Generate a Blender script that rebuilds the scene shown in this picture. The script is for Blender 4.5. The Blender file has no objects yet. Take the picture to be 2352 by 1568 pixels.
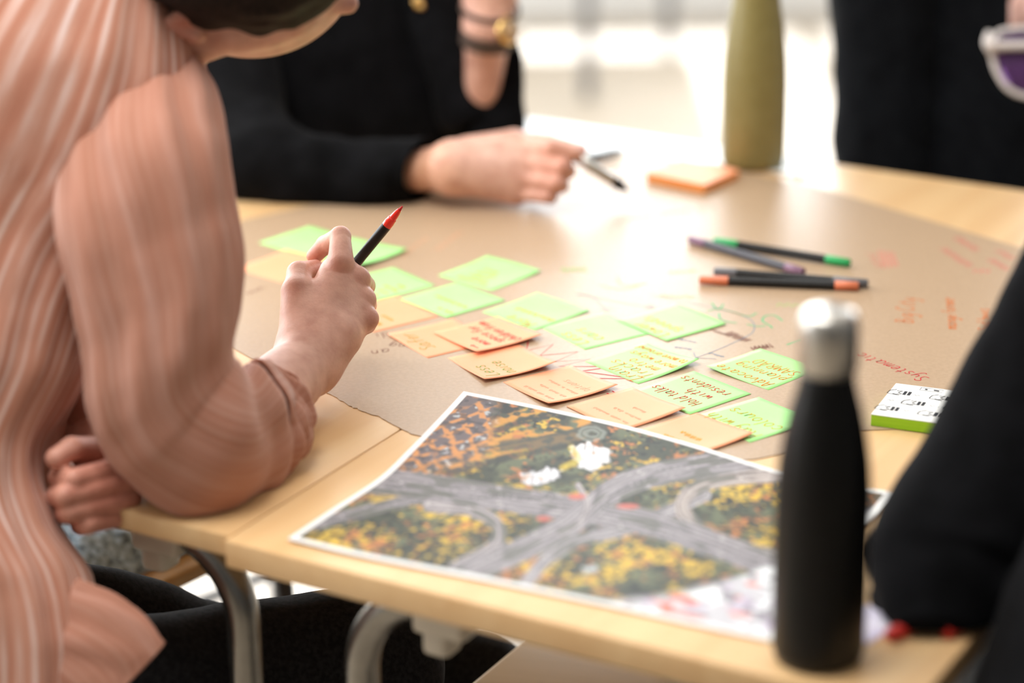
import bpy, bmesh, math, random
import numpy as np
from mathutils import Vector, Matrix

# ------------------------------------------------------------------ camera
scene = bpy.context.scene
COL = scene.collection
TZ = 0.73                                   # table height
FPX, PIT, ROLL, CH = 5553.0, 0.35586, -0.014, 0.8125
CAM = np.array([0.0, 0.0, TZ + CH])
_F = np.array([0, math.cos(PIT), -math.sin(PIT)])
_R0 = np.array([1.0, 0, 0]); _U0 = np.cross(_R0, _F)
_R = _R0 * math.cos(ROLL) + _U0 * math.sin(ROLL)
_U = np.cross(_R, _F)

cam_data = bpy.data.cameras.new('camera')
cam = bpy.data.objects.new('camera', cam_data); COL.objects.link(cam)
M = Matrix.Identity(4)
for i in range(3):
    M[i][0], M[i][1], M[i][2], M[i][3] = _R[i], _U[i], -_F[i], CAM[i]
cam.matrix_world = M
cam_data.sensor_width = 36.0
cam_data.lens = FPX / 2352 * 36.0
cam_data.clip_start = 0.05
cam_data.dof.use_dof = True
cam_data.dof.focus_distance = 2.20
cam_data.dof.aperture_fstop = 1.8
scene.camera = cam

# ------------------------------------------------------------------ world, sun, lamps, exposure
w = bpy.data.worlds.new('overcast sky'); scene.world = w; w.use_nodes = True
bg = w.node_tree.nodes['Background']
bg.inputs[0].default_value = (0.93, 0.97, 1.0, 1); bg.inputs[1].default_value = 1.1

def area(name, loc, rot, sx, sy, power, col):
    d = bpy.data.lights.new(name, 'AREA'); d.shape = 'RECTANGLE'
    d.size, d.size_y, d.energy, d.color = sx, sy, power, col
    o = bpy.data.objects.new(name, d); COL.objects.link(o)
    o.location = loc; o.rotation_euler = rot
    return o
area('daylight_back_window', (0.0, 6.55, 1.65), (math.radians(-90), 0, 0), 6.4, 2.2, 240, (0.93, 0.97, 1.0))
area('daylight_left_window', (-3.4, 4.0, 1.75), (math.radians(90), 0, math.radians(-90)), 4.2, 2.0, 130, (0.97, 0.99, 1.0))
area('ceiling_fill', (-0.6, 1.6, 2.83), (0, 0, 0), 1.2, 1.2, 36, (1.0, 0.98, 0.95))  # unseen overhead light, added as fill
sd = bpy.data.lights.new('sun', 'SUN'); sd.energy = 4.5; sd.angle = math.radians(1.0); sd.color = (1.0, 0.99, 0.97)
so = bpy.data.objects.new('sun', sd); COL.objects.link(so)
so.rotation_euler = (math.radians(-54.5), 0, 0); so.location = (0, 9, 6)
vs = scene.view_settings
vs.view_transform = 'Standard'; vs.look = 'None'; vs.gamma = 1.0; vs.use_curve_mapping = False
vs.exposure = 0.38
scene.cycles.max_bounces = 6
scene.cycles.use_denoising = True

# ------------------------------------------------------------------ helpers
def at(px, py, dep):
    """point seen at a pixel of the 2352x1568 frame, dep metres along the optical axis"""
    return CAM + (_F + _R * (px - 1176) / FPX + _U * (784 - py) / FPX) * dep
def on(px, py, z=0.0):
    """point of the horizontal plane z above the table top seen at a pixel"""
    d = _F + _R * (px - 1176) / FPX + _U * (784 - py) / FPX
    return CAM + d * ((TZ + z - CAM[2]) / d[2])
def pix(P):
    d = np.asarray(P) - CAM; k = d @ _F
    return np.stack([1176 + FPX * (d @ _R) / k, 784 - FPX * (d @ _U) / k], -1)
UD = np.array([0.863, -0.505, 0.0]); UD /= np.linalg.norm(UD)      # along the front edge
ND = np.array([-UD[1], UD[0], 0.0])                                # away from the front edge
def un(u, n, z=0.0):
    p = UD * u + ND * n; return np.array([p[0], p[1], TZ + z])

WL = {}
def link(o, parent, loc):
    COL.objects.link(o)
    if parent is not None:
        o.parent = parent
        o.location = Vector(loc - WL[parent.name])
    else:
        o.location = Vector(loc)
    WL[o.name] = np.array(loc, float)
def tag(o, label=None, cat=None, group=None, kind=None):
    if label: o['label'] = label
    if cat: o['category'] = cat
    if group: o['group'] = group
    if kind: o['kind'] = kind
    return o
def thing(name, label, cat, loc, group=None):
    o = bpy.data.objects.new(name, None); o.empty_display_size = 0.05
    link(o, None, np.array(loc, float)); return tag(o, label, cat, group)
def mk(name, V, Fc, mat, parent=None, smooth=True, uv=None, col=None, mats=None, fmat=None):
    V = np.asarray(V, float)
    if parent is not None: loc = WL[parent.name]
    else: loc = np.array([V[:, 0].mean(), V[:, 1].mean(), V[:, 2].min()])
    me = bpy.data.meshes.new(name)
    me.from_pydata((V - loc).tolist(), [], [tuple(int(i) for i in f) for f in Fc])
    if uv is not None:
        l = me.uv_layers.new(name='UVMap')
        vi = np.empty(len(me.loops), dtype=np.int32); me.loops.foreach_get('vertex_index', vi)
        l.data.foreach_set('uv', np.asarray(uv, np.float32)[vi].ravel())
    if col is not None:
        a = me.color_attributes.new('Col', 'FLOAT_COLOR', 'POINT')
        c = np.ones((len(V), 4), np.float32); c[:, :3] = col
        a.data.foreach_set('color', c.ravel())
    bm = bmesh.new(); bm.from_mesh(me); bmesh.ops.recalc_face_normals(bm, faces=bm.faces); bm.to_mesh(me); bm.free()
    for m_ in (mats or [mat]): me.materials.append(m_)
    if fmat is not None: me.polygons.foreach_set('material_index', np.asarray(fmat, np.int32))
    if smooth: me.polygons.foreach_set('use_smooth', [True] * len(me.polygons))
    o = bpy.data.objects.new(name, me); link(o, parent, loc)
    return o
def autosmooth(o, deg=35):
    me = o.data
    bm = bmesh.new(); bm.from_mesh(me)
    for e in bm.edges:
        if len(e.link_faces) == 2 and e.calc_face_angle(0) > math.radians(deg): e.smooth = False
    bm.to_mesh(me); bm.free()
    return o
def join(parts):
    V = []; Fc = []; n = 0
    for v, f in parts:
        V.append(np.asarray(v, float)); Fc += [tuple(i + n for i in q) for q in f]; n += len(v)
    return np.concatenate(V), Fc
def box(c, ax, ay, az, bev=0.0):
    """box from half-axis vectors, optional chamfer"""
    c = np.asarray(c, float); ax, ay, az = map(np.asarray, (ax, ay, az))
    if bev <= 0:
        V = [c + sx * ax + sy * ay + sz * az for sz in (-1, 1) for sy in (-1, 1) for sx in (-1, 1)]
        return np.array(V), [(0, 2, 3, 1), (4, 5, 7, 6), (0, 1, 5, 4), (2, 6, 7, 3), (0, 4, 6, 2), (1, 3, 7, 5)]
    bm = bmesh.new(); bmesh.ops.create_cube(bm, size=2)
    lx, ly, lz = (np.linalg.norm(a) for a in (ax, ay, az))
    for v in bm.verts: v.co = (v.co.x * lx, v.co.y * ly, v.co.z * lz)
    bmesh.ops.bevel(bm, geom=bm.edges[:], offset=bev, segments=2, profile=0.6, affect='EDGES')
    bm.verts.index_update()
    V = np.array([c + v.co.x * ax / lx + v.co.y * ay / ly + v.co.z * az / lz for v in bm.verts])
    Fc = [tuple(v.index for v in f.verts) for f in bm.faces]; bm.free()
    return V, Fc
def crom(P, n):
    """Catmull-Rom through rows of P, n steps per span"""
    P = np.asarray(P, float)
    if len(P) < 3:
        t = np.linspace(0, 1, n + 1)[:, None]; return P[0] * (1 - t) + P[-1] * t
    Q = np.vstack([2 * P[0] - P[1], P, 2 * P[-1] - P[-2]]); out = []
    for i in range(len(P) - 1):
        a, b, c, d = Q[i:i + 4]
        for k in range(n):
            t = k / n
            out.append(0.5 * (2 * b + (c - a) * t + (2 * a - 5 * b + 4 * c - d) * t * t + (3 * b - 3 * c + d - a) * t ** 3))
    out.append(P[-1]); return np.array(out)
def tube(pts, rad, nseg=12, sub=1, closed=False):
    P = crom(pts, sub) if sub > 1 else np.asarray(pts, float)
    rad = np.broadcast_to(np.asarray(rad, float), (len(P),)) if np.ndim(rad) == 0 or len(np.atleast_1d(rad)) == len(P) else np.interp(np.linspace(0, 1, len(P)), np.linspace(0, 1, len(rad)), rad)
    T = np.gradient(P, axis=0); T /= np.linalg.norm(T, axis=1)[:, None] + 1e-12
    a = np.cross(T[0], [0.13, 0.21, 0.97]); 
    if np.linalg.norm(a) < 0.1: a = np.cross(T[0], [1, 0, 0])
    V = []; th = np.arange(nseg) * 2 * math.pi / nseg
    for i in range(len(P)):
        a = a - T[i] * (a @ T[i]); a /= np.linalg.norm(a); b = np.cross(T[i], a)
        V.append(P[i] + rad[i] * (np.cos(th)[:, None] * a + np.sin(th)[:, None] * b))
    n = len(P); V = np.concatenate(V); Fc = []
    for i in range(n - 1):
        for k in range(nseg):
            k2 = (k + 1) % nseg
            Fc.append((i * nseg + k, i * nseg + k2, (i + 1) * nseg + k2, (i + 1) * nseg + k))
    Fc.append(tuple(range(nseg))[::-1]); Fc.append(tuple((n - 1) * nseg + k for k in range(nseg)))
    return V, Fc
def lathe(prof, c, nseg=40, axis=(0, 0, 1), sub=1):
    """surface of revolution; prof rows (r, h) along axis from c"""
    pr = crom(np.array(prof, float), sub) if sub > 1 else np.array(prof, float)
    ax = np.array(axis, float); ax /= np.linalg.norm(ax)
    a = np.cross(ax, [0.3, 0.9, 0.1]); a /= np.linalg.norm(a); b = np.cross(ax, a)
    th = np.arange(nseg) * 2 * math.pi / nseg; V = []; Fc = []
    for r, h in pr: V.append(np.asarray(c) + ax * h + max(r, 0) * (np.cos(th)[:, None] * a + np.sin(th)[:, None] * b))
    n = len(pr)
    for i in range(n - 1):
        for k in range(nseg):
            k2 = (k + 1) % nseg; Fc.append((i * nseg + k, i * nseg + k2, (i + 1) * nseg + k2, (i + 1) * nseg + k))
    Fc.append(tuple(range(nseg))[::-1]); Fc.append(tuple((n - 1) * nseg + k for k in range(nseg)))
    return np.concatenate(V), Fc
def ell(c, r, Rm=None, nu=24, nv=14):
    V = []; Fc = []
    for i in range(nv + 1):
        p = math.pi * i / nv
        for k in range(nu):
            t = 2 * math.pi * k / nu
            V.append((math.sin(p) * math.cos(t) * r[0], math.sin(p) * math.sin(t) * r[1], math.cos(p) * r[2]))
    V = np.array(V)
    if Rm is not None: V = V @ np.asarray(Rm).T
    for i in range(nv):
        for k in range(nu):
            k2 = (k + 1) % nu; Fc.append((i * nu + k, (i + 1) * nu + k, (i + 1) * nu + k2, i * nu + k2))
    return V + np.asarray(c), Fc
_nz = np.random.default_rng(11).random((64, 64, 64))
def noise3(P):
    P = np.asarray(P, float); i = np.floor(P).astype(int); f = P - i; f = f * f * (3 - 2 * f); o = 0
    for dx in (0, 1):
        for dy in (0, 1):
            for dz in (0, 1):
                wgt = (f[..., 0] if dx else 1 - f[..., 0]) * (f[..., 1] if dy else 1 - f[..., 1]) * (f[..., 2] if dz else 1 - f[..., 2])
                o = o + wgt * _nz[(i[..., 0] + dx) % 64, (i[..., 1] + dy) % 64, (i[..., 2] + dz) % 64]
    return o - 0.5
def loft(rings, nseg=56, nsub=7, fold=None, cap0=0.0, cap1=0.0, open1=False, open0=False, pw=1.0):
    """tube of elliptical rings; a ring is (left point, right point, depth ratio).  Returns V, F, UV in metres."""
    PL = crom([r[0] for r in rings], nsub); PR = crom([r[1] for r in rings], nsub)
    br = crom([[r[2]] for r in rings], nsub)[:, 0]
    Cn = (PL + PR) / 2; A = (PR - PL) / 2; n = len(Cn)
    T = np.gradient(Cn, axis=0)
    for _ in range(2): T[1:-1] = (T[:-2] + 2 * T[1:-1] + T[2:]) / 4
    B = np.cross(T, A); B /= np.linalg.norm(B, axis=1)[:, None] + 1e-9
    m = n // 2
    if B[m] @ (CAM - Cn[m]) < 0: B = -B
    B *= (np.linalg.norm(A, axis=1) * br)[:, None]
    th = np.arange(nseg) * 2 * math.pi / nseg
    ct, st = np.cos(th), np.sin(th)
    ct = np.sign(ct) * np.abs(ct) ** pw; st = np.sign(st) * np.abs(st) ** pw
    G = A[:, None, :] * ct[None, :, None] + B[:, None, :] * st[None, :, None]
    V = Cn[:, None, :] + G
    tt = np.linspace(0, 1, n)
    L = np.concatenate([[0], np.cumsum(np.linalg.norm(np.diff(Cn, axis=0), axis=1))])
    rad = np.linalg.norm(A, axis=1).mean()
    if fold is not None:
        d = fold(tt[:, None] + 0 * th[None], th[None] + 0 * tt[:, None], V)
        Gn = G / (np.linalg.norm(G, axis=2)[:, :, None] + 1e-9)
        V = V + Gn * d[:, :, None]
    rows = list(V); us = list(L)
    Tn = T / (np.linalg.norm(T, axis=1)[:, None] + 1e-9)
    def capr(i, sgn, depth):
        out = []
        for k in (0.35, 0.65, 0.88, 0.98):
            sc = math.sqrt(max(0, 1 - k * k)); out.append(Cn[i] + (V[i] - Cn[i]) * sc + Tn[i] * sgn * depth * k)
        return out
    def lip(i, sgn):
        return [Cn[i] + (V[i] - Cn[i]) * 0.97 + Tn[i] * sgn * 0.002, Cn[i] + (V[i] - Cn[i]) * 0.93, Cn[i] + (V[i] - Cn[i]) * 0.90 - Tn[i] * sgn * 0.012]
    if cap1 > 0: e = capr(n - 1, 1, cap1); rows += e; us += [us[-1]] * len(e)
    elif open1: e = lip(n - 1, 1); rows += e; us += [us[-1]] * len(e)
    if cap0 > 0: e = capr(0, -1, cap0); rows = e[::-1] + rows; us = [0] * len(e) + us
    elif open0: e = lip(0, -1); rows = e[::-1] + rows; us = [0] * len(e) + us
    n = len(rows); V = np.concatenate(rows); Fc = []
    uv = np.stack([np.tile(th * rad, n), np.repeat(us, nseg)], 1)
    for i in range(n - 1):
        for k in range(nseg):
            k2 = (k + 1) % nseg; Fc.append((i * nseg + k, i * nseg + k2, (i + 1) * nseg + k2, (i + 1) * nseg + k))
    Fc.append(tuple(range(nseg))[::-1]); Fc.append(tuple((n - 1) * nseg + k for k in range(nseg)))
    return V, Fc, uv
def R2(xl, yl, xr, yr, dl, br=0.8, dr=None):
    return (at(xl, yl, dl), at(xr, yr, dl if dr is None else dr), br)

# ------------------------------------------------------------------ materials
def new_mat(name):
    m = bpy.data.materials.new(name); m.use_nodes = True
    return m, m.node_tree.nodes, m.node_tree.links, m.node_tree.nodes['Principled BSDF']
def ND_(n, t, **kw):
    x = n.new(t)
    for k, v in kw.items():
        if k in x.inputs: x.inputs[k].default_value = v
        else: setattr(x, k, v)
    return x
def ramp(n, stops):
    r = n.new('ShaderNodeValToRGB'); e = r.color_ramp.elements
    while len(e) < len(stops): e.new(0.5)
    for i, (p, c) in enumerate(stops): e[i].position = p; e[i].color = (*c, 1)
    return r
def mat(name, c1, c2=None, rough=0.5, scale=(20, 20, 20), metal=0.0, bump=0.0, bscale=200.0, sheen=0.0, coat=0.0, detail=4.0, coord='Object', spec=0.5, lo=0.35, hi=0.65):
    m, n, l, p = new_mat(name)
    tc = n.new('ShaderNodeTexCoord'); mp = n.new('ShaderNodeMapping'); mp.inputs['Scale'].default_value = scale
    l.new(tc.outputs[coord], mp.inputs[0])
    nz = ND_(n, 'ShaderNodeTexNoise', Scale=1.0, Detail=detail); l.new(mp.outputs[0], nz.inputs['Vector'])
    r = ramp(n, [(lo, c1), (hi, c2 or c1)]); l.new(nz.outputs[0], r.inputs[0]); l.new(r.outputs[0], p.inputs['Base Color'])
    p.inputs['Roughness'].default_value = rough; p.inputs['Metallic'].default_value = metal
    p.inputs['Specular IOR Level'].default_value = spec
    if sheen: p.inputs['Sheen Weight'].default_value = sheen; p.inputs['Sheen Roughness'].default_value = 0.4
    if coat: p.inputs['Coat Weight'].default_value = coat; p.inputs['Coat Roughness'].default_value = 0.15
    if bump:
        b = n.new('ShaderNodeBump'); b.inputs['Strength'].default_value = bump; b.inputs['Distance'].default_value = 0.001
        n2 = ND_(n, 'ShaderNodeTexNoise', Scale=bscale, Detail=3.0); l.new(tc.outputs[coord], n2.inputs['Vector'])
        l.new(n2.outputs[0], b.inputs['Height']); l.new(b.outputs[0], p.inputs['Normal'])
    return m
def wood_mat(name, c1, c2, rough, rot, stretch=(2, 26, 26), coat=0.0):
    m, n, l, p = new_mat(name)
    tc = n.new('ShaderNodeTexCoord'); mp = n.new('ShaderNodeMapping'); mp.inputs['Rotation'].default_value = (0, 0, rot)
    mp2 = n.new('ShaderNodeMapping'); mp2.inputs['Scale'].default_value = stretch
    l.new(tc.outputs['Object'], mp.inputs[0]); l.new(mp.outputs[0], mp2.inputs[0])
    nz = ND_(n, 'ShaderNodeTexNoise', Scale=1.0, Detail=6.0, Distortion=0.6); l.new(mp2.outputs[0], nz.inputs['Vector'])
    r = ramp(n, [(0.3, c1), (0.7, c2)]); l.new(nz.outputs[0], r.inputs[0]); l.new(r.outputs[0], p.inputs['Base Color'])
    p.inputs['Roughness'].default_value = rough
    if coat: p.inputs['Coat Weight'].default_value = coat; p.inputs['Coat Roughness'].default_value = 0.2
    return m
def shirt_mat(name, period, contrast, cols):
    m, n, l, p = new_mat(name)
    uv = n.new('ShaderNodeUVMap'); sp = n.new('ShaderNodeSeparateXYZ'); l.new(uv.outputs[0], sp.inputs[0])
    nz = ND_(n, 'ShaderNodeTexNoise', Scale=1.0, Detail=3.0); mp = n.new('ShaderNodeMapping')
    mp.inputs['Scale'].default_value = (190, 9, 1); l.new(uv.outputs[0], mp.inputs[0]); l.new(mp.outputs[0], nz.inputs['Vector'])
    mu = ND_(n, 'ShaderNodeMath', operation='MULTIPLY'); mu.inputs[1].default_value = 2 * math.pi / period; l.new(sp.outputs[0], mu.inputs[0])
    si = ND_(n, 'ShaderNodeMath', operation='SINE'); l.new(mu.outputs[0], si.inputs[0])
    ma = ND_(n, 'ShaderNodeMath', operation='MULTIPLY_ADD'); ma.inputs[1].default_value = 0.22 * contrast; ma.inputs[2].default_value = 0.0; l.new(si.outputs[0], ma.inputs[0])
    ad = ND_(n, 'ShaderNodeMath', operation='ADD'); l.new(ma.outputs[0], ad.inputs[0]); l.new(nz.outputs[0], ad.inputs[1])
    r = ramp(n, [(0.28, cols[0]), (0.55, cols[1]), (0.78, cols[2])]); l.new(ad.outputs[0], r.inputs[0])
    mp3 = n.new('ShaderNodeMapping'); mp3.inputs['Scale'].default_value = (50, 3.0, 1); l.new(uv.outputs[0], mp3.inputs[0])
    nz3 = ND_(n, 'ShaderNodeTexNoise', Scale=1.0, Detail=2.0); l.new(mp3.outputs[0], nz3.inputs['Vector'])
    r3 = ramp(n, [(0.35, (.90, .86, .82)), (0.52, (1, 1, 1)), (0.70, (1.16, 1.32, 1.46) if contrast < .4 else (1.06, 1.12, 1.16))]); l.new(nz3.outputs[0], r3.inputs[0])
    mx3 = ND_(n, 'ShaderNodeMix', data_type='RGBA', blend_type='MULTIPLY'); mx3.inputs[0].default_value = 1.0
    l.new(r.outputs[0], mx3.inputs[6]); l.new(r3.outputs[0], mx3.inputs[7]); l.new(mx3.outputs[2], p.inputs['Base Color'])
    p.inputs['Roughness'].default_value = 0.8; p.inputs['Specular IOR Level'].default_value = 0.2
    p.inputs['Sheen Weight'].default_value = 0.25; p.inputs['Sheen Roughness'].default_value = 0.5; p.inputs['Sheen Tint'].default_value = (1, 0.85, 0.8, 1)
    b = n.new('ShaderNodeBump'); b.inputs['Strength'].default_value = 0.35; b.inputs['Distance'].default_value = 0.0015
    l.new(ad.outputs[0], b.inputs['Height']); l.new(b.outputs[0], p.inputs['Normal'])
    return m
def skin_mat(name):
    m, n, l, p = new_mat(name)
    a = ND_(n, 'ShaderNodeVertexColor', layer_name='Col')
    tc = n.new('ShaderNodeTexCoord'); nz = ND_(n, 'ShaderNodeTexNoise', Scale=60.0, Detail=5.0); l.new(tc.outputs['Object'], nz.inputs['Vector'])
    r = ramp(n, [(0.3, (0.80, 0.69, 0.66)), (0.7, (1.06, 1.05, 1.05))]); l.new(nz.outputs[0], r.inputs[0])
    mx = ND_(n, 'ShaderNodeMix', data_type='RGBA', blend_type='MULTIPLY'); mx.inputs[0].default_value = 1.0
    l.new(a.outputs[0], mx.inputs[6]); l.new(r.outputs[0], mx.inputs[7]); l.new(mx.outputs[2], p.inputs['Base Color'])
    p.inputs['Roughness'].default_value = 0.48; p.inputs['Specular IOR Level'].default_value = 0.38
    p.inputs['Subsurface Weight'].default_value = 0.06; p.inputs['Subsurface Radius'].default_value = (0.008, 0.003, 0.0015); p.inputs['Subsurface Scale'].default_value = 1.0
    b = n.new('ShaderNodeBump'); b.inputs['Strength'].default_value = 0.35; b.inputs['Distance'].default_value = 0.0008
    n2 = ND_(n, 'ShaderNodeTexNoise', Scale=420.0, Detail=4.0); l.new(tc.outputs['Object'], n2.inputs['Vector']); l.new(n2.outputs[0], b.inputs['Height']); l.new(b.outputs[0], p.inputs['Normal'])
    return m
def col_mat(name, rough, spec=0.5):
    m, n, l, p = new_mat(name)
    a = ND_(n, 'ShaderNodeVertexColor', layer_name='Col'); l.new(a.outputs[0], p.inputs['Base Color'])
    p.inputs['Roughness'].default_value = rough; p.inputs['Specular IOR Level'].default_value = spec
    return m

birch = wood_mat('birch laminate', (0.69, 0.425, 0.20), (0.77, 0.515, 0.265), 0.38, math.radians(-58), coat=0.15)
birch_edge = wood_mat('birch edge band', (0.70, 0.42, 0.185), (0.77, 0.50, 0.24), 0.45, math.radians(30))
kraft = mat('kraft paper', (0.41, 0.285, 0.18), (0.445, 0.31, 0.20), 0.38, (260, 260, 260), bump=0.10, bscale=1100, spec=0.30)
note_green = mat('green sticky note paper', (0.36, 0.80, 0.25), (0.40, 0.84, 0.29), 0.55, (14, 14, 14), spec=0.4)
note_orange = mat('orange sticky note paper', (0.95, 0.37, 0.19), (0.97, 0.395, 0.205), 0.55, (14, 14, 14), spec=0.4)
black_cloth = mat('black knit', (0.0025, 0.0025, 0.003), (0.005, 0.005, 0.006), 0.85, (40, 40, 40), bump=0.5, bscale=700, sheen=0.015, spec=0.06)
black_trouser = mat('black wool trousers', (0.003, 0.0035, 0.005), (0.006, 0.007, 0.009), 0.85, (60, 60, 60), bump=0.4, bscale=900, sheen=0.03, spec=0.08)
black_denim = mat('black denim', (0.007, 0.007, 0.008), (0.017, 0.017, 0.019), 0.8, (220, 220, 220), bump=0.6, bscale=1500, sheen=0.03, spec=0.1)
blue_denim = mat('dark blue denim', (0.012, 0.016, 0.025), (0.05, 0.065, 0.09), 0.8, (25, 25, 25), bump=0.5, bscale=1200, spec=0.25)
peach_arm = shirt_mat('peach striped cotton sleeve', 0.0075, 0.34, ((.43, .185, .122), (.475, .225, .158), (.53, .29, .22)))
peach_body = shirt_mat('peach striped cotton back', 0.0125, 0.7, ((.48, .20, .13), (.56, .285, .205), (.72, .52, .465)))  # same cloth as the sleeve; stripes whitened where the back is lit
skin = skin_mat('skin')
hair_m = mat('dark brown hair', (0.008, 0.005, 0.004), (0.022, 0.013, 0.010), 0.65, (300, 300, 40), bump=0.8, bscale=500, spec=0.15)
steel = mat('brushed steel', (0.55, 0.53, 0.50), (0.66, 0.64, 0.60), 0.3, (40, 40, 300), metal=1.0)
tube_m = mat('grey metal tube', (0.25, 0.24, 0.225), (0.29, 0.28, 0.26), 0.27, (60, 60, 60), metal=0.95)
black_bottle_m = mat('matte black bottle coat', (0.003, 0.0026, 0.0024), (0.0045, 0.004, 0.0036), 0.40, (60, 60, 60), spec=0.25)
green_bottle_m = mat('olive green bottle coat', (0.225, 0.185, 0.060), (0.245, 0.205, 0.072), 0.45, (60, 60, 60))
clip_m = mat('off white plastic', (0.56, 0.50, 0.41), (0.62, 0.56, 0.46), 0.5, (30, 30, 30))
pen_black = mat('black marker barrel', (0.010, 0.010, 0.010), (0.015, 0.015, 0.015), 0.42, (60, 60, 60), spec=0.3)
white_paper = mat('white paper', (0.82, 0.82, 0.80), (0.86, 0.86, 0.84), 0.6, (40, 40, 40))
floor_m = wood_mat('pale oak floor', (0.36, 0.295, 0.22), (0.44, 0.37, 0.285), 0.5, 0.0, (1.2, 14, 14))
wall_m = mat('white wall paint', (0.78, 0.78, 0.77), (0.82, 0.82, 0.81), 0.8, (3, 3, 3))
def ink(name, c): return mat(name, c, tuple(min(1, x * 1.15) for x in c), 0.6, (300, 300, 300), spec=0.08)
ink_orange = ink('orange ink', (0.60, 0.125, 0.01)); ink_red = ink('red ink', (0.48, 0.015, 0.03)); ink_green = ink('green ink', (0.03, 0.30, 0.05))
ink_brown = ink('brown ink', (0.16, 0.05, 0.04)); ink_blue = ink('blue grey ink', (0.20, 0.25, 0.30)); ink_teal = ink('teal green ink', (0.06, 0.42, 0.19))
ink_pale = ink('pale green ink', (0.34, 0.42, 0.18)); ink_pencil = ink('thin pencil', (0.62, 0.32, 0.19)); ink_olive = ink('olive ink', (0.50, 0.30, 0.02)); ink_pink = ink('pink red ink', (0.62, 0.16, 0.14))

# ------------------------------------------------------------------ room
def struct(name, V, Fc, m, parent=None, smooth=False):
    o = mk(name, V, Fc, m, parent, smooth)
    if parent is None: o['kind'] = 'structure'
    return o
X = np.array([1.0, 0, 0]); Y = np.array([0, 1.0, 0]); Z = np.array([0, 0, 1.0])
XL, XR, YB, YF, ZC = -3.6, 3.6, 6.8, -5.0, 2.9
struct('floor', *box([0, 0.9, -0.05], X * 3.75, Y * 6.05, Z * 0.05), floor_m)
struct('ceiling', *box([0, 0.9, ZC + 0.05], X * 3.75, Y * 6.05, Z * 0.05), wall_m)
def wall_back():
    parts = []
    for x0, x1, z0, z1 in ((XL - .15, -3.3, 0, ZC), (3.3, XR + .15, 0, ZC), (-3.3, 3.3, 0, 0.12), (-3.3, 3.3, 2.78, ZC)):
        parts.append(box([(x0 + x1) / 2, YB + 0.075, (z0 + z1) / 2], X * (x1 - x0) / 2, Y * 0.075, Z * (z1 - z0) / 2))
    return join(parts)
struct('wall_back', *wall_back(), wall_m)
def wall_left():
    parts = []
    for y0, y1, z0, z1 in ((YF, 1.9, 0, ZC), (6.1, YB, 0, ZC), (1.9, 6.1, 0, 0.7), (1.9, 6.1, 2.78, ZC)):
        parts.append(box([XL - 0.075, (y0 + y1) / 2, (z0 + z1) / 2], X * 0.075, Y * (y1 - y0) / 2, Z * (z1 - z0) / 2))
    return join(parts)
struct('wall_left', *wall_left(), wall_m)
grey_wall = mat('grey low bounce wall', (0.20, 0.20, 0.20), (0.24, 0.24, 0.24), 0.9, (3, 3, 3))  # unseen walls, coloured dark to cut fill bouncing from the front
struct('wall_right', *box([XR + 0.075, 0.9, ZC / 2], X * 0.075, Y * 5.9, Z * ZC / 2), grey_wall)
struct('wall_front', *box([0, YF - 0.075, ZC / 2], X * 3.75, Y * 0.075, Z * ZC / 2), grey_wall)
frame_m = mat('grey window frame', (0.42, 0.43, 0.45), (0.46, 0.47, 0.49), 0.5, (20, 20, 20))
def window_back(name, x0, x1):
    r = bpy.data.objects.new(name, None); link(r, None, np.array([(x0 + x1) / 2, YB, 0.12])); r['kind'] = 'structure'
    n = 4
    for i in range(n + 1):
        xx = x0 + (x1 - x0) * i / n
        mk('mullion', *box([xx, YB + 0.05, 1.45], X * 0.025, Y * 0.03, Z * 1.33), frame_m, r, False)
    for zz in (0.145, 2.755): mk('rail', *box([(x0 + x1) / 2, YB + 0.05, zz], X * (x1 - x0) / 2, Y * 0.03, Z * 0.025), frame_m, r, False)
window_back('window_1', -3.3, 0.0); window_back('window_2', 0.0, 3.3)

# ------------------------------------------------------------------ tables
N0, N1 = 1.392, 2.60
US, UR, ULF = -1.080, -0.503, -1.672        # seam, right end, left end
TH = 0.024
def table(name, label, u0, u1, n0, n1, dz, front_leg_u, other_leg_u, clips, TH):
    c = un((u0 + u1) / 2, (n0 + n1) / 2)
    t = thing(name, label, 'table', [c[0], c[1], 0.0])
    autosmooth(mk('tabletop', *box(un((u0 + u1) / 2, (n0 + n1) / 2, dz - TH / 2), UD * (u1 - u0) / 2, ND * (n1 - n0) / 2, Z * TH / 2, 0.003), birch, t), 40)
    for nn, sgn in ((n0 + 0.055, 1), (n1 - 0.055, -1)):
        P = []
        zt = dz - TH - 0.016
        ua, ub = front_leg_u, other_leg_u
        d = 1 if ub > ua else -1
        rb = 0.075
        P.append(un(ua, nn, -TZ + 0.004)); P.append(un(ua, nn, -0.40)); P.append(un(ua, nn, zt - rb))
        for k in range(1, 12):
            a = math.pi / 2 * k / 12; P.append(un(ua + d * rb * (1 - math.cos(a)), nn, zt - rb + rb * math.sin(a)))
        P.append(un(ua + d * rb, nn, zt)); P.append(un((ua + ub) / 2, nn, zt)); P.append(un(ub - d * rb, nn, zt))
        for k in range(1, 12):
            a = math.pi / 2 * k / 12; P.append(un(ub - d * rb * (1 - math.sin(a)), nn, zt - rb + rb * math.cos(a)))
        P.append(un(ub, nn, zt - rb)); P.append(un(ub, nn, -TZ + 0.004))
        mk('leg_frame', *tube(np.array(P), 0.0145, 16), tube_m, t)
        if sgn == 1:
            for cu in clips:
                b1 = box(un(cu, nn, dz - TH - 0.018), UD * 0.024, ND * 0.021, Z * 0.018, 0.006)
                b2 = box(un(cu - 0.004, nn - 0.006, dz - TH - 0.042), UD * 0.012, ND * 0.013, Z * 0.012, 0.006)
                mk('clip', *join([b1, b2]), clip_m, t)
    return t
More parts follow.
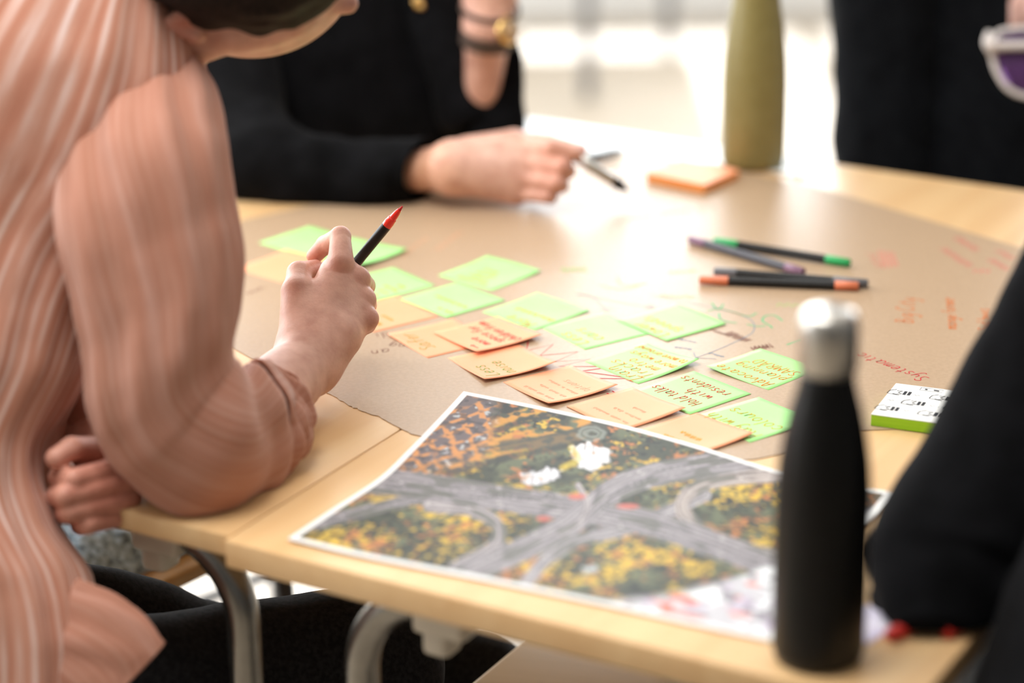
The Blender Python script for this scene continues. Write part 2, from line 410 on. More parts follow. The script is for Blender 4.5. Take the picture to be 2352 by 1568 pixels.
def u_of(px, py, z, nn):
    p = on(px, py, z); return float(p @ UD)
def leg_u(px, nn):
    """u at which a vertical leg at n=nn is seen at pixel column px low in the frame"""
    us = np.linspace(-1.8, -0.4, 4000)
    return float(us[np.argmin([abs(pix(un(u, nn, -0.15))[0] - px) for u in us])])
L1 = leg_u(566, N0 + 0.059); L2 = leg_u(836, N0 + 0.051)
def clip_u(px, nn):
    us = np.linspace(-1.8, -0.4, 4000)
    return float(us[np.argmin([abs(pix(un(u, nn, -0.04))[0] - px) for u in us])])
table('birch_table', 'birch table whose near corner the peach sleeved elbow rests on', ULF, US - 0.0002, N0 + 0.004, N1, 0.0, L1, ULF + 0.06, [clip_u(378, N0 + 0.055)], 0.019)
table('birch_table', 'birch table under the aerial photograph and the black bottle', US + 0.0002, UR, N0 - 0.004, N1 - 0.004, 0.0, L2, UR - 0.15, [clip_u(1040, N0 + 0.055)], 0.024)

# ------------------------------------------------------------------ kraft paper with drawings
def polymesh(pts, z0, z1):
    n = len(pts); V = [(p[0], p[1], TZ + z) for z in (z0, z1) for p in pts]
    Fc = [tuple(range(n))[::-1], tuple(range(n, 2 * n))] + [(i, (i + 1) % n, n + (i + 1) % n, n + i) for i in range(n)]
    return np.array(V), Fc
near = [(540, 803), (600, 835), (650, 862), (712, 884), (760, 908), (800, 932), (838, 947), (880, 962), (917, 984), (945, 998)]
kp = [on(*p) for p in near]
rr = random.Random(3)
dense = []
for a, b in zip(kp[:-1], kp[1:]):
    for k in range(6):
        q = a + (b - a) * k / 6; dense.append(q + np.array([rr.uniform(-1, 1), rr.uniform(-1, 1), 0]) * 0.0012)
dense += [on(945, 998), on(1100, 1030), on(1420, 1062), on(1640, 1060), on(1735, 1056), on(1790, 1044), on(1850, 1022), on(1960, 990), on(2110, 985), on(2300, 975), on(2420, 930)]
edge_far = [on(2420, 600), on(2352, 572), on(2200, 527), on(2050, 482), on(1860, 425), on(1640, 386), on(1430, 372), on(1180, 368)]
left_far = [on(880, 440), on(560, 505), on(400, 600), on(430, 745)]
kraft_o = mk('kraft_paper_sheet', *polymesh(dense + edge_far + left_far, 0.0003, 0.0008), kraft, None, False)
tag(kraft_o, 'large sheet of brown kraft paper with coloured drawings spread over both tables', 'paper')
PZ = 0.00095
glare_o = mk('glare_strip', *polymesh([on(*q) for q in ((1180, 268), (1300, 284), (1500, 314), (1700, 344), (1890, 374), (1850, 408), (1640, 376), (1430, 358), (1180, 352))], 0.0009, 0.0012), mat('white glare strip', (.80, .83, .82), (.84, .87, .86), .4, (30, 30, 30)), None, False)
tag(glare_o, 'white strip standing in for glare along the far table edge behind the orange pad', 'paper')  # white strip added for the pale glare on the far table edge
def ribbon(P, wd):
    """flat ink stroke following points P (rows xyz)"""
    P = np.asarray(P, float)
    if len(P) < 2: return np.zeros((0, 3)), []
    T = np.gradient(P, axis=0); T[:, 2] = 0; T /= np.linalg.norm(T, axis=1)[:, None] + 1e-12
    Nn = np.stack([-T[:, 1], T[:, 0], 0 * T[:, 0]], 1) * wd / 2
    V = np.concatenate([P + Nn, P - Nn]); n = len(P)
    return V, [(i, i + 1, n + i + 1, n + i) for i in range(n - 1)]
FONT = {
 'a': ['.75,.8 .45,1 .1,.75 .05,.25 .35,0 .65,.3 .78,.95', '.78,.95 .72,.2 .95,.02'],
 'b': ['.1,1.7 .1,0', '.1,.5 .4,.95 .75,.6 .6,.1 .1,.05'],
 'c': ['.75,.8 .45,1 .1,.6 .2,.1 .55,0 .8,.2'],
 'd': ['.72,.75 .4,1 .08,.5 .35,0 .7,.35', '.8,1.75 .72,.2 .85,0'],
 'e': ['.1,.5 .7,.6 .6,.95 .3,.95 .1,.5 .3,.03 .75,.15'],
 'f': ['.75,1.55 .5,1.7 .35,1.3 .3,0', '.05,.9 .65,.95'],
 'g': ['.75,.85 .4,1 .1,.6 .35,.1 .7,.5 .78,.95', '.78,.95 .72,-.4 .4,-.75 .1,-.5'],
 'h': ['.1,1.7 .1,0', '.1,.55 .4,.95 .7,.7 .7,0'],
 'i': ['.2,.95 .2,.1 .35,0', '.22,1.3 .24,1.36'],
 'k': ['.1,1.7 .1,0', '.65,.95 .12,.45 .7,0'],
 'l': ['.15,1.7 .15,.15 .4,0'],
 'm': ['.08,.95 .08,0', '.08,.6 .3,.95 .48,.7 .48,0', '.48,.6 .7,.95 .9,.7 .9,0'],
 'n': ['.1,.95 .1,0', '.1,.6 .4,.98 .7,.7 .7,.02'],
 'o': ['.45,1 .1,.65 .2,.08 .6,.05 .8,.55 .45,1 .35,.98'],
 'p': ['.1,.95 .05,-.7', '.1,.6 .45,1 .75,.6 .5,.08 .1,.15'],
 'r': ['.1,.95 .1,0', '.1,.55 .4,.95 .65,.85'],
 's': ['.7,.85 .4,1 .15,.75 .6,.4 .55,.05 .1,.1'],
 't': ['.4,1.5 .35,.2 .65,0', '.05,1 .7,1.02'],
 'u': ['.1,.95 .15,.15 .5,.05 .72,.5 .75,.95', '.75,.95 .75,.1 .9,0'],
 'v': ['.05,.95 .38,.02 .75,.95'], 'w': ['.05,.95 .25,.02 .48,.7 .68,.02 .92,.95'],
 'y': ['.08,.95 .15,.4 .45,.25 .72,.6', '.75,.95 .6,-.3 .3,-.7 .05,-.55'],
 'A': ['.05,0 .5,1.7 .9,0', '.2,.6 .78,.62'], 'B': ['.1,1.7 .1,0', '.1,1.7 .6,1.5 .5,.95 .1,.9', '.1,.9 .75,.75 .65,.1 .1,.02'],
 'C': ['.85,1.4 .5,1.7 .1,1.2 .1,.4 .5,0 .9,.3'], 'D': ['.1,1.7 .12,0', '.05,1.68 .7,1.45 .85,.7 .5,.1 .1,.02'],
 'H': ['.1,1.6 .1,0', '.75,1.6 .75,0', '.1,.8 .75,.85'], 'L': ['.15,1.6 .1,.05 .8,.05'],
 'M': ['.05,0 .12,1.6 .5,.6 .88,1.6 .95,0'], 'P': ['.1,1.6 .1,0', '.1,1.6 .75,1.4 .6,.8 .1,.75'],
 'R': ['.1,1.7 .1,0', '.1,1.7 .75,1.45 .6,.9 .12,.85', '.35,.85 .85,0'], 'S': ['.8,1.45 .45,1.7 .1,1.3 .65,.75 .65,.15 .1,.1'],
 'T': ['.0,1.55 1.0,1.65', '.5,1.6 .42,0'],
}
def text_strokes(s, h, slant=0.12, seed=1, sp=1.05):
    """strokes in text units (metres): x along the line, y up"""
    r = random.Random(seed); out = []; x = 0
    for ch in s:
        if ch == ' ': x += 0.6 * h; continue
        if ch == '~':                                  # an illegible stretch: one small scrawl
            pts = [(x + k * 0.28 * h, (0.1 if k % 2 else 0.9 + r.uniform(-.3, .3)) * h) for k in range(4)]; out.append(crom(np.array(pts), 4)); x += 1.12 * h; continue
        base = ch; ring = False
        if ch == 'Å': base = 'A'; ring = True
        if ch == '>': out.append(np.array([(x, .5 * h), (x + 2 * h, .5 * h)])); out.append(np.array([(x + 1.5 * h, .9 * h), (x + 2 * h, .5 * h), (x + 1.5 * h, .1 * h)])); x += 2.4 * h; continue
        wmax = 0; jy = r.uniform(-.06, .06) * h
        for st in FONT[base]:
            p = np.array([[float(v) for v in q.split(',')] for q in st.split()]); wmax = max(wmax, p[:, 0].max())
            p = p * h; p[:, 0] += slant * p[:, 1] + x; p[:, 1] += jy
            out.append(crom(p, 4) if len(p) > 2 else p)
        if ring:
            t = np.linspace(0, 2 * math.pi, 10); out.append(np.stack([x + .6 * h + .16 * h * np.cos(t), 2.0 * h + .16 * h * np.sin(t)], 1))
        x += (wmax + 0.25) * h * sp
    return out, x
def draw(name, strokes, wd, m, parent, z=PZ):
    parts = []
    for s in strokes:
        s = np.asarray(s, float)
        if s.shape[1] == 2: s = np.column_stack([s, np.full(len(s), TZ + z)])
        parts.append(ribbon(s, wd))
    V, Fc = join(parts)
    return tag(mk(name, V, Fc, m, parent, False), kind='stuff')
def pxl(pts, n=4):
    P = np.array([on(*p, PZ) for p in pts]); return crom(P, n) if n > 1 else P
def ptext(s, p0, p1, h, seed=1, flip=1):
    """text on the table from pixel p0 towards pixel p1"""
    a = on(*p0, PZ); b = on(*p1, PZ); d = (b - a)[:2]; d /= np.linalg.norm(d); up = np.array([-d[1], d[0]])
    st, _ = text_strokes(s, h, seed=seed)
    return [np.column_stack([a[:2] + q[:, :1] * d + q[:, 1:] * up, np.full(len(q), a[2])]) for q in st]
def zig(p0, p1, amp, n, seed=0):
    r = random.Random(seed); a = on(*p0, PZ); b = on(*p1, PZ); d = b - a; nn = np.array([-d[1], d[0], 0]); nn /= np.linalg.norm(nn)
    return crom([a + d * k / n + nn * amp * (1 if k % 2 else -1) * r.uniform(.6, 1.1) for k in range(n + 1)], 3)
def c2(L): return [(860 + x / 3.92, 680 + y / 3.92) for x, y in L]
def c3(L): return [(1320 + x / 3.92, 660 + y / 3.92) for x, y in L]
def c4(L): return [(1200 + x / 3.36, 560 + y / 3.36) for x, y in L]
def c5(L): return [(1900 + x / 3.0155, 500 + y / 3.0155) for x, y in L]
red = [pxl(c2([(1235, 450), (1340, 405), (1385, 402), (1370, 490), (1610, 432), (1490, 535), (1835, 500), (1622, 590), (1950, 566), (1660, 632), (2000, 632)]), 1),
       pxl(c2([(2035, 650), (1810, 682)]), 1), pxl(c2([(1840, 676), (2080, 705), (2285, 740), (1960, 738)]), 2), pxl(c2([(2090, 872), (2150, 892)]), 1), pxl(c2([(2140, 852), (2190, 880)]), 1),
       pxl(c2([(1180, 440), (1330, 405)]), 1), pxl([(1615, 938), (1625, 934)], 1)]
draw('red_drawing', red, 0.0015, ink_red, kraft_o)
tx = ptext('Systematic', (2137, 868), (1960, 802), 0.0085, 3)
draw('red_writing', tx, 0.0010, ink_red, kraft_o)
pk = []
for (a, b, k) in (((2195, 545), (2245, 575), 14), ((2165, 570), (2230, 612), 18), ((2290, 575), (2330, 595), 9), ((2275, 595), (2315, 620), 11), ((2235, 622), (2275, 622), 5), ((2345, 610), (2375, 640), 9)): pk.append(zig(a, b, 0.006, k, k))
for k in range(5): pk.append(pxl([(2018 + k * 8, 575 + k), (2030 + k * 8, 615 - k)], 1))
pk.append(zig((1998, 582), (2025, 615), 0.005, 7, 2))
draw('faint_red_writing', pk, 0.0011, ink_pink, kraft_o)
og = ptext('Big City', (2098, 742), (2105, 660), 0.0105, 5) + ptext('mange former', (2198, 756), (2188, 660), 0.0075, 6) + ptext('Syd h~~s', (2280, 760), (2262, 660), 0.008, 7)
draw('orange_writing', og, 0.0011, ink_orange, kraft_o)
br_ = [zig(c3([(1210, 370)])[0], c3([(1400, 440)])[0], 0.003, 16, 4), zig(c3([(1370, 405)])[0], c3([(1565, 482)])[0], 0.007, 17, 5), zig(c3([(1600, 560)])[0], c3([(1780, 522)])[0], 0.007, 11, 6), zig(c3([(1610, 540)])[0], c3([(1740, 530)])[0], 0.006, 7, 7)]
br_ += ptext('an', (892, 800), (842, 806), 0.0085, 8) + ptext('ing', (948, 790), (892, 786), 0.0085, 9) + ptext('dj', (886, 758), (850, 764), 0.0085, 10) if 'j' in FONT else ptext('an', (892, 800), (842, 806), 0.0085, 8) + ptext('ing', (948, 790), (892, 786), 0.0085, 9) + ptext('di', (890, 762), (850, 768), 0.0085, 10)
br_ += [zig((565, 675), (606, 660), 0.004, 8, 3)]
draw('brown_writing', br_, 0.0008, ink_brown, kraft_o)
bl = [pxl(c3([(700, 70), (1000, 130), (1300, 190), (1520, 255), (1610, 320), (1610, 390), (1540, 445), (1280, 562), (1090, 632)])), pxl(c3([(1070, 585), (1090, 632), (1275, 642)]), 1),
      pxl(c4([(420, 395), (520, 398), (620, 480), (660, 512)])), pxl(c4([(600, 505), (655, 515), (705, 490)]), 1), pxl(c4([(430, 385), (700, 440), (1000, 490), (960, 460)])), pxl(c4([(940, 500), (1030, 495)]), 1)]
bl += ptext('~~~~', (1665, 818), (1630, 808), 0.004, 3) + ptext('~~~~~', (1600, 785), (1570, 778), 0.004, 4) + ptext('~~~~', (1590, 800), (1560, 796), 0.004, 6)
draw('blue_grey_arrow', bl, 0.0010, ink_blue, kraft_o)
gr = [pxl(c3([(1870, 300), (1800, 252), (1720, 255), (1690, 300), (1760, 345), (1778, 365)])), pxl(c3([(1910, 515), (2045, 470)]), 1), pxl(c3([(1190, 215), (1290, 190), (1420, 220), (1560, 260), (1640, 230)])), pxl(c3([(1230, 135), (1290, 200), (1340, 150)])), pxl(c3([(1300, 230), (1310, 280), (1390, 310), (1460, 320)])), pxl(c3([(1550, 330), (1640, 350), (1720, 345)]))]
draw('teal_drawing', gr, 0.0016, ink_teal, kraft_o)
pg = [zig(c4([(300, 200)])[0], c4([(490, 195)])[0], 0.009, 12, 1), pxl(c4([(730, 260), (760, 310), (860, 320), (960, 300)])), zig(c4([(1130, 220)])[0], c4([(1340, 210)])[0], 0.006, 8, 3), pxl(c4([(600, 320), (760, 350), (900, 320)])), zig(c4([(1060, 400)])[0], c4([(1320, 410)])[0], 0.005, 9, 3), zig(c4([(1960, 470)])[0], c4([(2140, 470)])[0], 0.006, 6, 3)]
draw('pale_green_drawing', pg, 0.0016, ink_pale, kraft_o)
fw = ptext('~~ ~~~ ~~~~', (1640, 470), (1300, 520), 0.012, 9) + [zig((1060, 530), (1000, 575), 0.004, 12, 6), zig((980, 545), (920, 590), 0.004, 12, 8)]
draw('faint_brown_writing', fw, 0.0014, ink_pencil, kraft_o)

# ------------------------------------------------------------------ sticky notes
def note(name, corners, label, m, lines, inkm, group, z, h=0.0075, curl=0.0, lw=0.0011, ccorner=None, x0=0.006, y0=0.014, ls=0.0155, side=0.076):
    """corners in pixels: far, right, near, left.  The writing reads from the near corner towards the left one."""
    zc = dict(ccorner or {})
    P = [on(*p, z + zc.get(k, 0) + (curl if k in ('far', 'right') else 0) * .7) for p, k in zip(corners, ('far', 'right', 'near', 'left'))]
    c = sum(P) / 4
    d1 = (P[1] - P[3])[:2]; d2 = (P[0] - P[2])[:2]
    t = math.atan2(d1[1], d1[0]); t2 = math.atan2(d2[1], d2[0]) - math.pi / 2; th = (t + t2) / 2
    ct, st = math.cos(th), math.sin(th)
    ex = np.array([ct * -1 - st * 1, st * -1 + ct * 1]) / math.sqrt(2)      # near -> left
    ey = np.array([-ex[1], ex[0]])                                          # reading "up"
    c2d = c[:2]
    hs = side / 2
    # corner order in (x, y): near = (-1, 1), left = (1, 1), far = (1, -1), right = (-1, -1)
    cc = {'near': (-1, 1), 'left': (1, 1), 'far': (1, -1), 'right': (-1, -1)}
    def hz(x, y):
        zz = TZ + z + 0 * x
        if curl: zz = zz + curl * np.clip((-y / hs + 0.1) / 1.1, 0, 1) ** 2 * (1 - 0.3 * np.abs(x / hs))
        if ccorner:
            for nm, a in ccorner.items():
                sx, sy = cc[nm]; q = np.clip((sx * x / hs + sy * y / hs) / 2, 0, 1); zz = zz + a * q ** 2.2
        return zz
    n = 14; g = np.linspace(-hs, hs, n); gx, gy = np.meshgrid(g, g); gx, gy = gx.ravel(), gy.ravel()
    top = np.column_stack([c2d + gx[:, None] * ex + gy[:, None] * ey, hz(gx, gy)])
    V = np.concatenate([top, top - [0, 0, 0.00018]]); Fc = []
    for i in range(n - 1):
        for k in range(n - 1):
            a = i * n + k; Fc.append((a, a + 1, a + n + 1, a + n)); a += n * n; Fc.append((a, a + n, a + n + 1, a + 1))
    bd = [k for k in range(n)] + [i * n + n - 1 for i in range(1, n)] + [n * (n - 1) + k for k in range(n - 2, -1, -1)] + [i * n for i in range(n - 2, 0, -1)]
    for a, b in zip(bd, bd[1:] + bd[:1]): Fc.append((a, n * n + a, n * n + b, b))
    o = mk(name, V, Fc, m, None, False); tag(o, label, 'sticky note', group)
    me = o.data; me.polygons.foreach_set('use_smooth', [len(p.vertices) == 4 and abs(p.normal.z) > 0.3 for p in me.polygons])
    if lines:
        parts = []; y = hs - y0
        for k, s in enumerate(lines):
            hh = h
            dx = 0
            if isinstance(s, tuple): s, hh, dx = s
            sts, wdt = text_strokes(s, hh, seed=k + len(s))
            sc = min(1.0, (side - x0 - 0.003) / max(wdt + dx, 1e-6))
            for q in sts:
                q = q.copy(); q[:, 0] = -hs + x0 + dx + q[:, 0] * sc; q[:, 1] += y
                parts.append(ribbon(np.column_stack([c2d + q[:, :1] * ex + q[:, 1:] * ey, hz(q[:, 0], q[:, 1]) + 0.00018]), lw))
            y -= ls
        Vt, Ft = join(parts); tag(mk('handwriting', Vt, Ft, inkm, o, False), kind='stuff')
    return o
GG = 'green sticky notes on the kraft paper'; OG = 'orange sticky notes on the kraft paper'
note('sticky_note', [(655, 571), (773, 607), (655, 652), (537, 616)], 'orange sticky note half hidden by the peach sleeve, left of the hand', note_orange, None, None, OG, 0.0010, curl=0.002)
note('sticky_note', [(710, 512), (828, 552), (708, 597), (590, 557)], 'blank green sticky note behind the hand with the red pen, left of another', note_green, None, None, GG, 0.0014)
note('sticky_note', [(797, 536), (911, 574), (845, 620), (731, 582)], 'green sticky note crossed by the barrel of the red pen', note_green, None, None, GG, 0.0019, ccorner={'near': 0.006, 'right': 0.003})
note('sticky_note', [(1118, 583), (1246, 622), (1130, 668), (1005, 634)], 'green sticky note farthest behind the row, with a blurred block of orange writing', note_green, [('~~~~~~', .006, .012), ('~~~~', .006, .02), ('~~~~', .006, .02), ('~~~', .006, .026)], ink_olive, GG, 0.0012, ls=0.011, curl=0.003)
note('sticky_note', [(895, 612), (1004, 660), (870, 693), (762, 645)], 'green sticky note right beside the raised knuckles, with small orange lines', note_green, [('~~~~', .0055, .004), ('~~~', .0055, .004), ('~~~~', .0055, .004), ('~~', .0055, .008)], ink_olive, GG, 0.0010, ls=0.012)
note('sticky_note', [(1052, 648), (1164, 690), (1028, 728), (916, 687)], 'green sticky note with a slanting orange line, just left of the note saying More', note_green, [('~~ ~', .006, .0), ('~~~~~~', .0075, .004)], ink_olive, GG, 0.0014, ls=0.022)
note('sticky_note', [(1235, 672), (1353, 712), (1228, 757), (1110, 717)], 'green sticky note with the word More above an orange scrawl', note_green, [('More', .0085, .006), ('~~~~~~~', .007, .0)], ink_orange, GG, 0.0010, ls=0.021, curl=0.002)
note('sticky_note', [(1400, 716), (1490, 765), (1335, 800), (1245, 757)], 'green sticky note reading Less cars in orange', note_green, ['Less', 'cars'], ink_orange, GG, 0.0010, h=.009, x0=.014, ls=.019)
note('sticky_note', [(1558, 697), (1666, 741), (1528, 781), (1421, 737)], 'green sticky note reading Lower speeds, overlapping the Less cars note', note_green, ['Lower', 'speeds'], ink_orange, GG, 0.0016, h=.0085, x0=.012, ls=.018, curl=0.001)
note('sticky_note', [(1479, 786), (1608, 826), (1471, 878), (1342, 830)], 'green sticky note reading Train Tracks metro, with one curled corner', note_green, [('Train', .0085, 0), ('Tracks', .0085, .0), ('metro', .0075, .008), ('more ways', .0065, .0), ('to move around', .0056, 0)], ink_orange, GG, 0.0010, ls=.0138, y0=.013, ccorner={'right': 0.006, 'far': 0.001})
note('sticky_note', [(1767, 795), (1893, 839), (1740, 899), (1621, 849)], 'green sticky note reading Advocate planning SAMRÅD', note_green, ['Advocate', 'planning', ('SAMRÅD', .0075, 0)], ink_orange, GG, 0.0010, h=.0078, ls=.019, y0=.016, ccorner={'left': 0.003})
note('sticky_note', [(1596, 853), (1725, 903), (1583, 950), (1453, 898)], 'green sticky note reading Hold talks with residents in red', note_green, ['Hold talks', ('with', .0078, .004), ('residents', .0078, 0)], ink_red, GG, 0.0013, h=.0078, ls=.018, y0=.027, x0=.012)
note('sticky_note', [(1740, 909), (1868, 963), (1727, 1013), (1599, 957)], 'green sticky note reading Play with colours, beside the black bottle', note_green, ['Play with', 'colours'], ink_olive, GG, 0.0010, h=.009, ls=.024, y0=.02, ccorner={'right': 0.004})
note('sticky_note', [(893, 690), (1007, 735), (884, 752), (770, 707)], 'orange sticky note peeking out right of the pinky knuckle', note_orange, [('~~ ~~~', .006, .008), ('~~~', .006, .012)], ink_olive, OG, 0.0010, ls=.015, y0=.02)
note('sticky_note', [(1022, 742), (1137, 790), (1003, 812), (893, 759)], 'orange sticky note reading Safer in green', note_orange, [('Safer', .009, .014)], ink_green, OG, 0.0010, y0=.022, ccorner={'far': 0.002, 'left': .002})
note('sticky_note', [(1133, 729), (1242, 771), (1108, 803), (1000, 760)], 'orange sticky note with four red lines and an arrow, overlapping the Safer note', note_orange, [('>', .006, .004), ('more', .0062, .008), ('space for', .0062, .006), ('children from', .0066, 0)], ink_red, OG, 0.0022, y0=.011, ls=.015, ccorner={'right': .004, 'near': .003})
note('sticky_note', [(1168, 796), (1283, 838), (1138, 862), (1024, 813)], 'orange sticky note reading Less noise in green', note_orange, ['Less', ('noise', .008, .0)], ink_green, OG, 0.0010, h=.0085, x0=.008, ls=.018, y0=.02, ccorner={'right': .007, 'near': .004})
note('sticky_note', [(1294, 843), (1420, 889), (1280, 921), (1154, 870)], 'orange sticky note with fine brown pencil lines, next to Less noise', note_orange, [('~~~ ~~ ~~~~', .0042, 0), ('~~ ~~~ ~~~', .0042, 0), ('~~~~ ~ ~~~~', .0042, 0), ('options', .0055, 0)], ink_pencil, OG, 0.0010, lw=.0005, ls=.013, x0=.01, ccorner={'right': .005, 'near': .004})
note('sticky_note', [(1438, 897), (1565, 948), (1454, 976), (1296, 926)], 'orange sticky note with faint pencil lines, below the Hold talks note', note_orange, [('~~ ~~~ ~~~~~', .004, 0), ('~~~~~ ~~~', .004, 0), ('~~~~', .004, .01)], ink_pencil, OG, 0.0015, lw=.0005, ls=.014, y0=.02, x0=.01, ccorner={'right': .004})
note('sticky_note', [(1572, 960), (1700, 1008), (1632, 1030), (1462, 978)], 'orange sticky note with olive writing, slipped under the aerial photograph', note_orange, [('~~~ ~~~', .006, .0), ('~~~~', .006, .012)], ink_olive, OG, 0.0010, ls=.016, y0=.022, x0=.012, ccorner={'right': .004, 'near': .003})
#PART2
# ------------------------------------------------------------------ aerial photograph print
def resample(P, n):
    P = crom(np.array(P), 12); L = np.concatenate([[0], np.cumsum(np.linalg.norm(np.diff(P, axis=0), axis=1))]); L /= L[-1]
    t = np.linspace(0, 1, n); return np.stack([np.interp(t, L, P[:, k]) for k in range(3)], 1)
def onz(L): return [on(x, y, z) for x, y, z in L]
NS, NT = 400, 280
e_top = resample(onz([(1065, 898, .018), (1250, 935, .013), (1430, 975, .009), (1600, 1022, .0065), (1785, 1080, .005), (1930, 1110, .004), (2052, 1130, .003)]), NS)
e_bot = resample(onz([(660, 1237, .003), (830, 1277, .0025), (1100, 1330, .002), (1380, 1387, .002), (1600, 1435, .002), (1770, 1470, .002)]), NS)
e_lef = resample(onz([(1065, 898, .018), (1003, 965, .0135), (940, 1030, .010), (870, 1097, .0065), (760, 1170, .004), (660, 1237, .003)]), NT)
e_rig = resample(onz([(2052, 1130, .003), (1960, 1245, .0025), (1770, 1470, .002)]), NT)
s_ = np.linspace(0, 1, NS)[None, :, None]; t_ = np.linspace(0, 1, NT)[:, None, None]
G = (1 - t_) * e_top[None] + t_ * e_bot[None] + (1 - s_) * e_lef[:, None] + s_ * e_rig[:, None] - ((1 - s_) * (1 - t_) * e_top[0] + s_ * (1 - t_) * e_top[-1] + (1 - s_) * t_ * e_bot[0] + s_ * t_ * e_bot[-1])
GV = G.reshape(-1, 3)
def aerial_colours():
    q = (pix(GV) - [700, 850]) * 1.96                      # drawing coordinates of the print's motif
    st = np.stack([np.tile(np.linspace(0, .42, NS), NT), np.repeat(np.linspace(0, .297, NT), NS)], 1)
    def nz(f, o, sx=1, sy=1): return noise3(np.column_stack([st[:, 0] * f * sx + o, st[:, 1] * f * sy + o * 1.7, np.full(len(st), o * .31)]))
    def mixc(c, col, a): return c * (1 - a[:, None]) + np.array(col) * a[:, None]
    def ss(x, a, b): t = np.clip((x - a) / (b - a), 0, 1); return t * t * (3 - 2 * t)
    n1, n2, n3, n4 = nz(60, 3), nz(130, 9), nz(260, 17), nz(34, 23)
    c = np.zeros((len(st), 3)) + [.040, .046, .028]
    c = mixc(c, (.10, .115, .06), ss(n1 + .5 * n2, -.1, .25)); c = mixc(c, (.012, .014, .012), ss(n3 + .6 * n2, .05, .3))
    n5 = nz(420, 29); yel = ss(nz(170, 13) * .7 + n4 * 1.0 + n5 * .5, .08, .36); c = mixc(c, (.62, .40, .035), yel * ss(n3, -.3, .1))
    org = ss(nz(150, 41) * .8 + nz(40, 47) + n5 * .45, .08, .36); c = mixc(c, (.50, .17, .045), org * ss(nz(240, 51), -.25, .1) * .9)
    def seg(P):
        P = crom(np.array(P, float), 8); d = np.full(len(q), 1e9); al = np.zeros(len(q)); L = 0
        for a, b in zip(P[:-1], P[1:]):
            v = b - a; lv = v @ v + 1e-9; t = np.clip(((q - a) @ v) / lv, 0, 1)
            off = q - a - t[:, None] * v; dd = np.hypot(off[:, 0], off[:, 1]) ; sg = np.sign(v[0] * off[:, 1] - v[1] * off[:, 0])
            m = dd < np.abs(d); d = np.where(m, dd * np.where(sg == 0, 1, sg), d); al = np.where(m, L + t * math.sqrt(lv), al); L += math.sqrt(lv)
        return d, al
    # yellow-orange avenues across the upper half
    for P in ([(520, 400), (800, 330), (1100, 270), (1400, 200)], [(640, 430), (900, 360), (1250, 290)], [(560, 330), (760, 270), (1000, 190), (1150, 150)]):
        d, al = seg(P); c = mixc(c, (.55, .26, .04), ss(-np.abs(d), -26, -10) * ss(n2 + .3 * n3, -.2, .1))
        c = mixc(c, (.03, .03, .025), ss(-np.abs(d - 34), -20, -8) * .8)
    # grey lawn and shade
    d, al = seg([(900, 340), (1150, 310), (1330, 250)]); c = mixc(c, (.06, .062, .045), ss(-np.abs(d), -34, -20) * .8)
    # housing blocks, top left corner
    reg = ss(-(q[:, 0] - 720) * .35 - (q[:, 1] - 330) * 1.0 + 60 * n4, -160, 20) * ss(-(q[:, 0] + 0.15 * q[:, 1] - 930), 0, 90)
    reg = np.maximum(reg, ss(400 - q[:, 1] + 120 * n1, 0, 40) * ss(640 - q[:, 0], 0, 60))
    u = q[:, 0] * .94 - q[:, 1] * .34; v = q[:, 0] * .42 + q[:, 1] * 1.1
    lat = np.maximum(ss(np.cos(u * 2 * math.pi / 86 + n1 * 2), .35, .8), ss(np.cos(v * 2 * math.pi / 54 + n1 * 2), .3, .8))
    cc = np.zeros_like(c) + [.13, .10, .105]; cc = mixc(cc, (.58, .25, .075), lat * ss(n2, -.25, .05)); cc = mixc(cc, (.42, .44, .46), ss(n2 * .5 + n3, .22, .34) * (1 - lat)); cc = mixc(cc, (.05, .045, .05), ss(nz(200, 77), .12, .3) * .8)
    c = c * (1 - reg[:, None]) + cc * reg[:, None]
    # roads
    def road(P, wd, col, lane=4, dark=.35):
        nonlocal c
        d, al = seg(P); a = ss(-np.abs(d), -wd - 5, -wd + 4)
        k = np.array(col) * (1 + .30 * np.sin(d / wd * lane * math.pi)[:, None] + .55 * noise3(np.column_stack([al / 70, d / 5, 0 * d + 3]))[:, None])
        k = k * (1 - .45 * ss(np.abs(noise3(np.column_stack([al / 240, d / 13, 0 * d + 8]))), .10, .02)[:, None]); k = mixc(k, (.55, .52, .52), ss(noise3(np.column_stack([al / 16, d / 7, 0 * d + 15])), .27, .42) * .6)
        k = mixc(k, (.10, .10, .085), ss(noise3(np.column_stack([al / 120, d / 22, 0 * d + 31])), .12, .24) * .75)
        c = c * (1 - a[:, None]) + k * a[:, None]
    road([(0, 705), (250, 640), (450, 590), (620, 560)], 26, (.20, .185, .195), 2)
    road([(980, 980), (1090, 850), (1230, 765), (1420, 720), (1620, 640), (1800, 560)], 30, (.28, .26, .275), 3)
    road([(560, 610), (740, 625), (850, 680), (875, 745), (830, 810), (680, 890)], 30, (.30, .27, .28), 3)
    road([(2140, 470), (1900, 490), (1760, 530), (1700, 600), (1730, 670), (1850, 760), (2140, 850)], 32, (.36, .31, .29), 3)
    road([(260, 490), (560, 525), (880, 575), (1250, 630), (1560, 690), (1800, 770), (2150, 900)], 58, (.235, .215, .23), 6)
    road([(2140, 370), (1820, 425), (1540, 480), (1370, 550), (1260, 640), (1150, 720), (950, 820), (690, 925)], 54, (.25, .23, .245), 6)
    road([(1230, 520), (1270, 600), (1240, 680), (1150, 730)], 14, (.30, .27, .28), 2)
    # red signs over the crossing
    for cx, cy, rx, ry in ((1225, 568, 40, 14), (1455, 612, 52, 12), (1075, 668, 34, 12)):
        e = ((q[:, 0] - cx) / rx) ** 2 + ((q[:, 1] - cy) / ry) ** 2; c = mixc(c, (.52, .12, .09), ss(-e, -1.4, -.6) * .85)
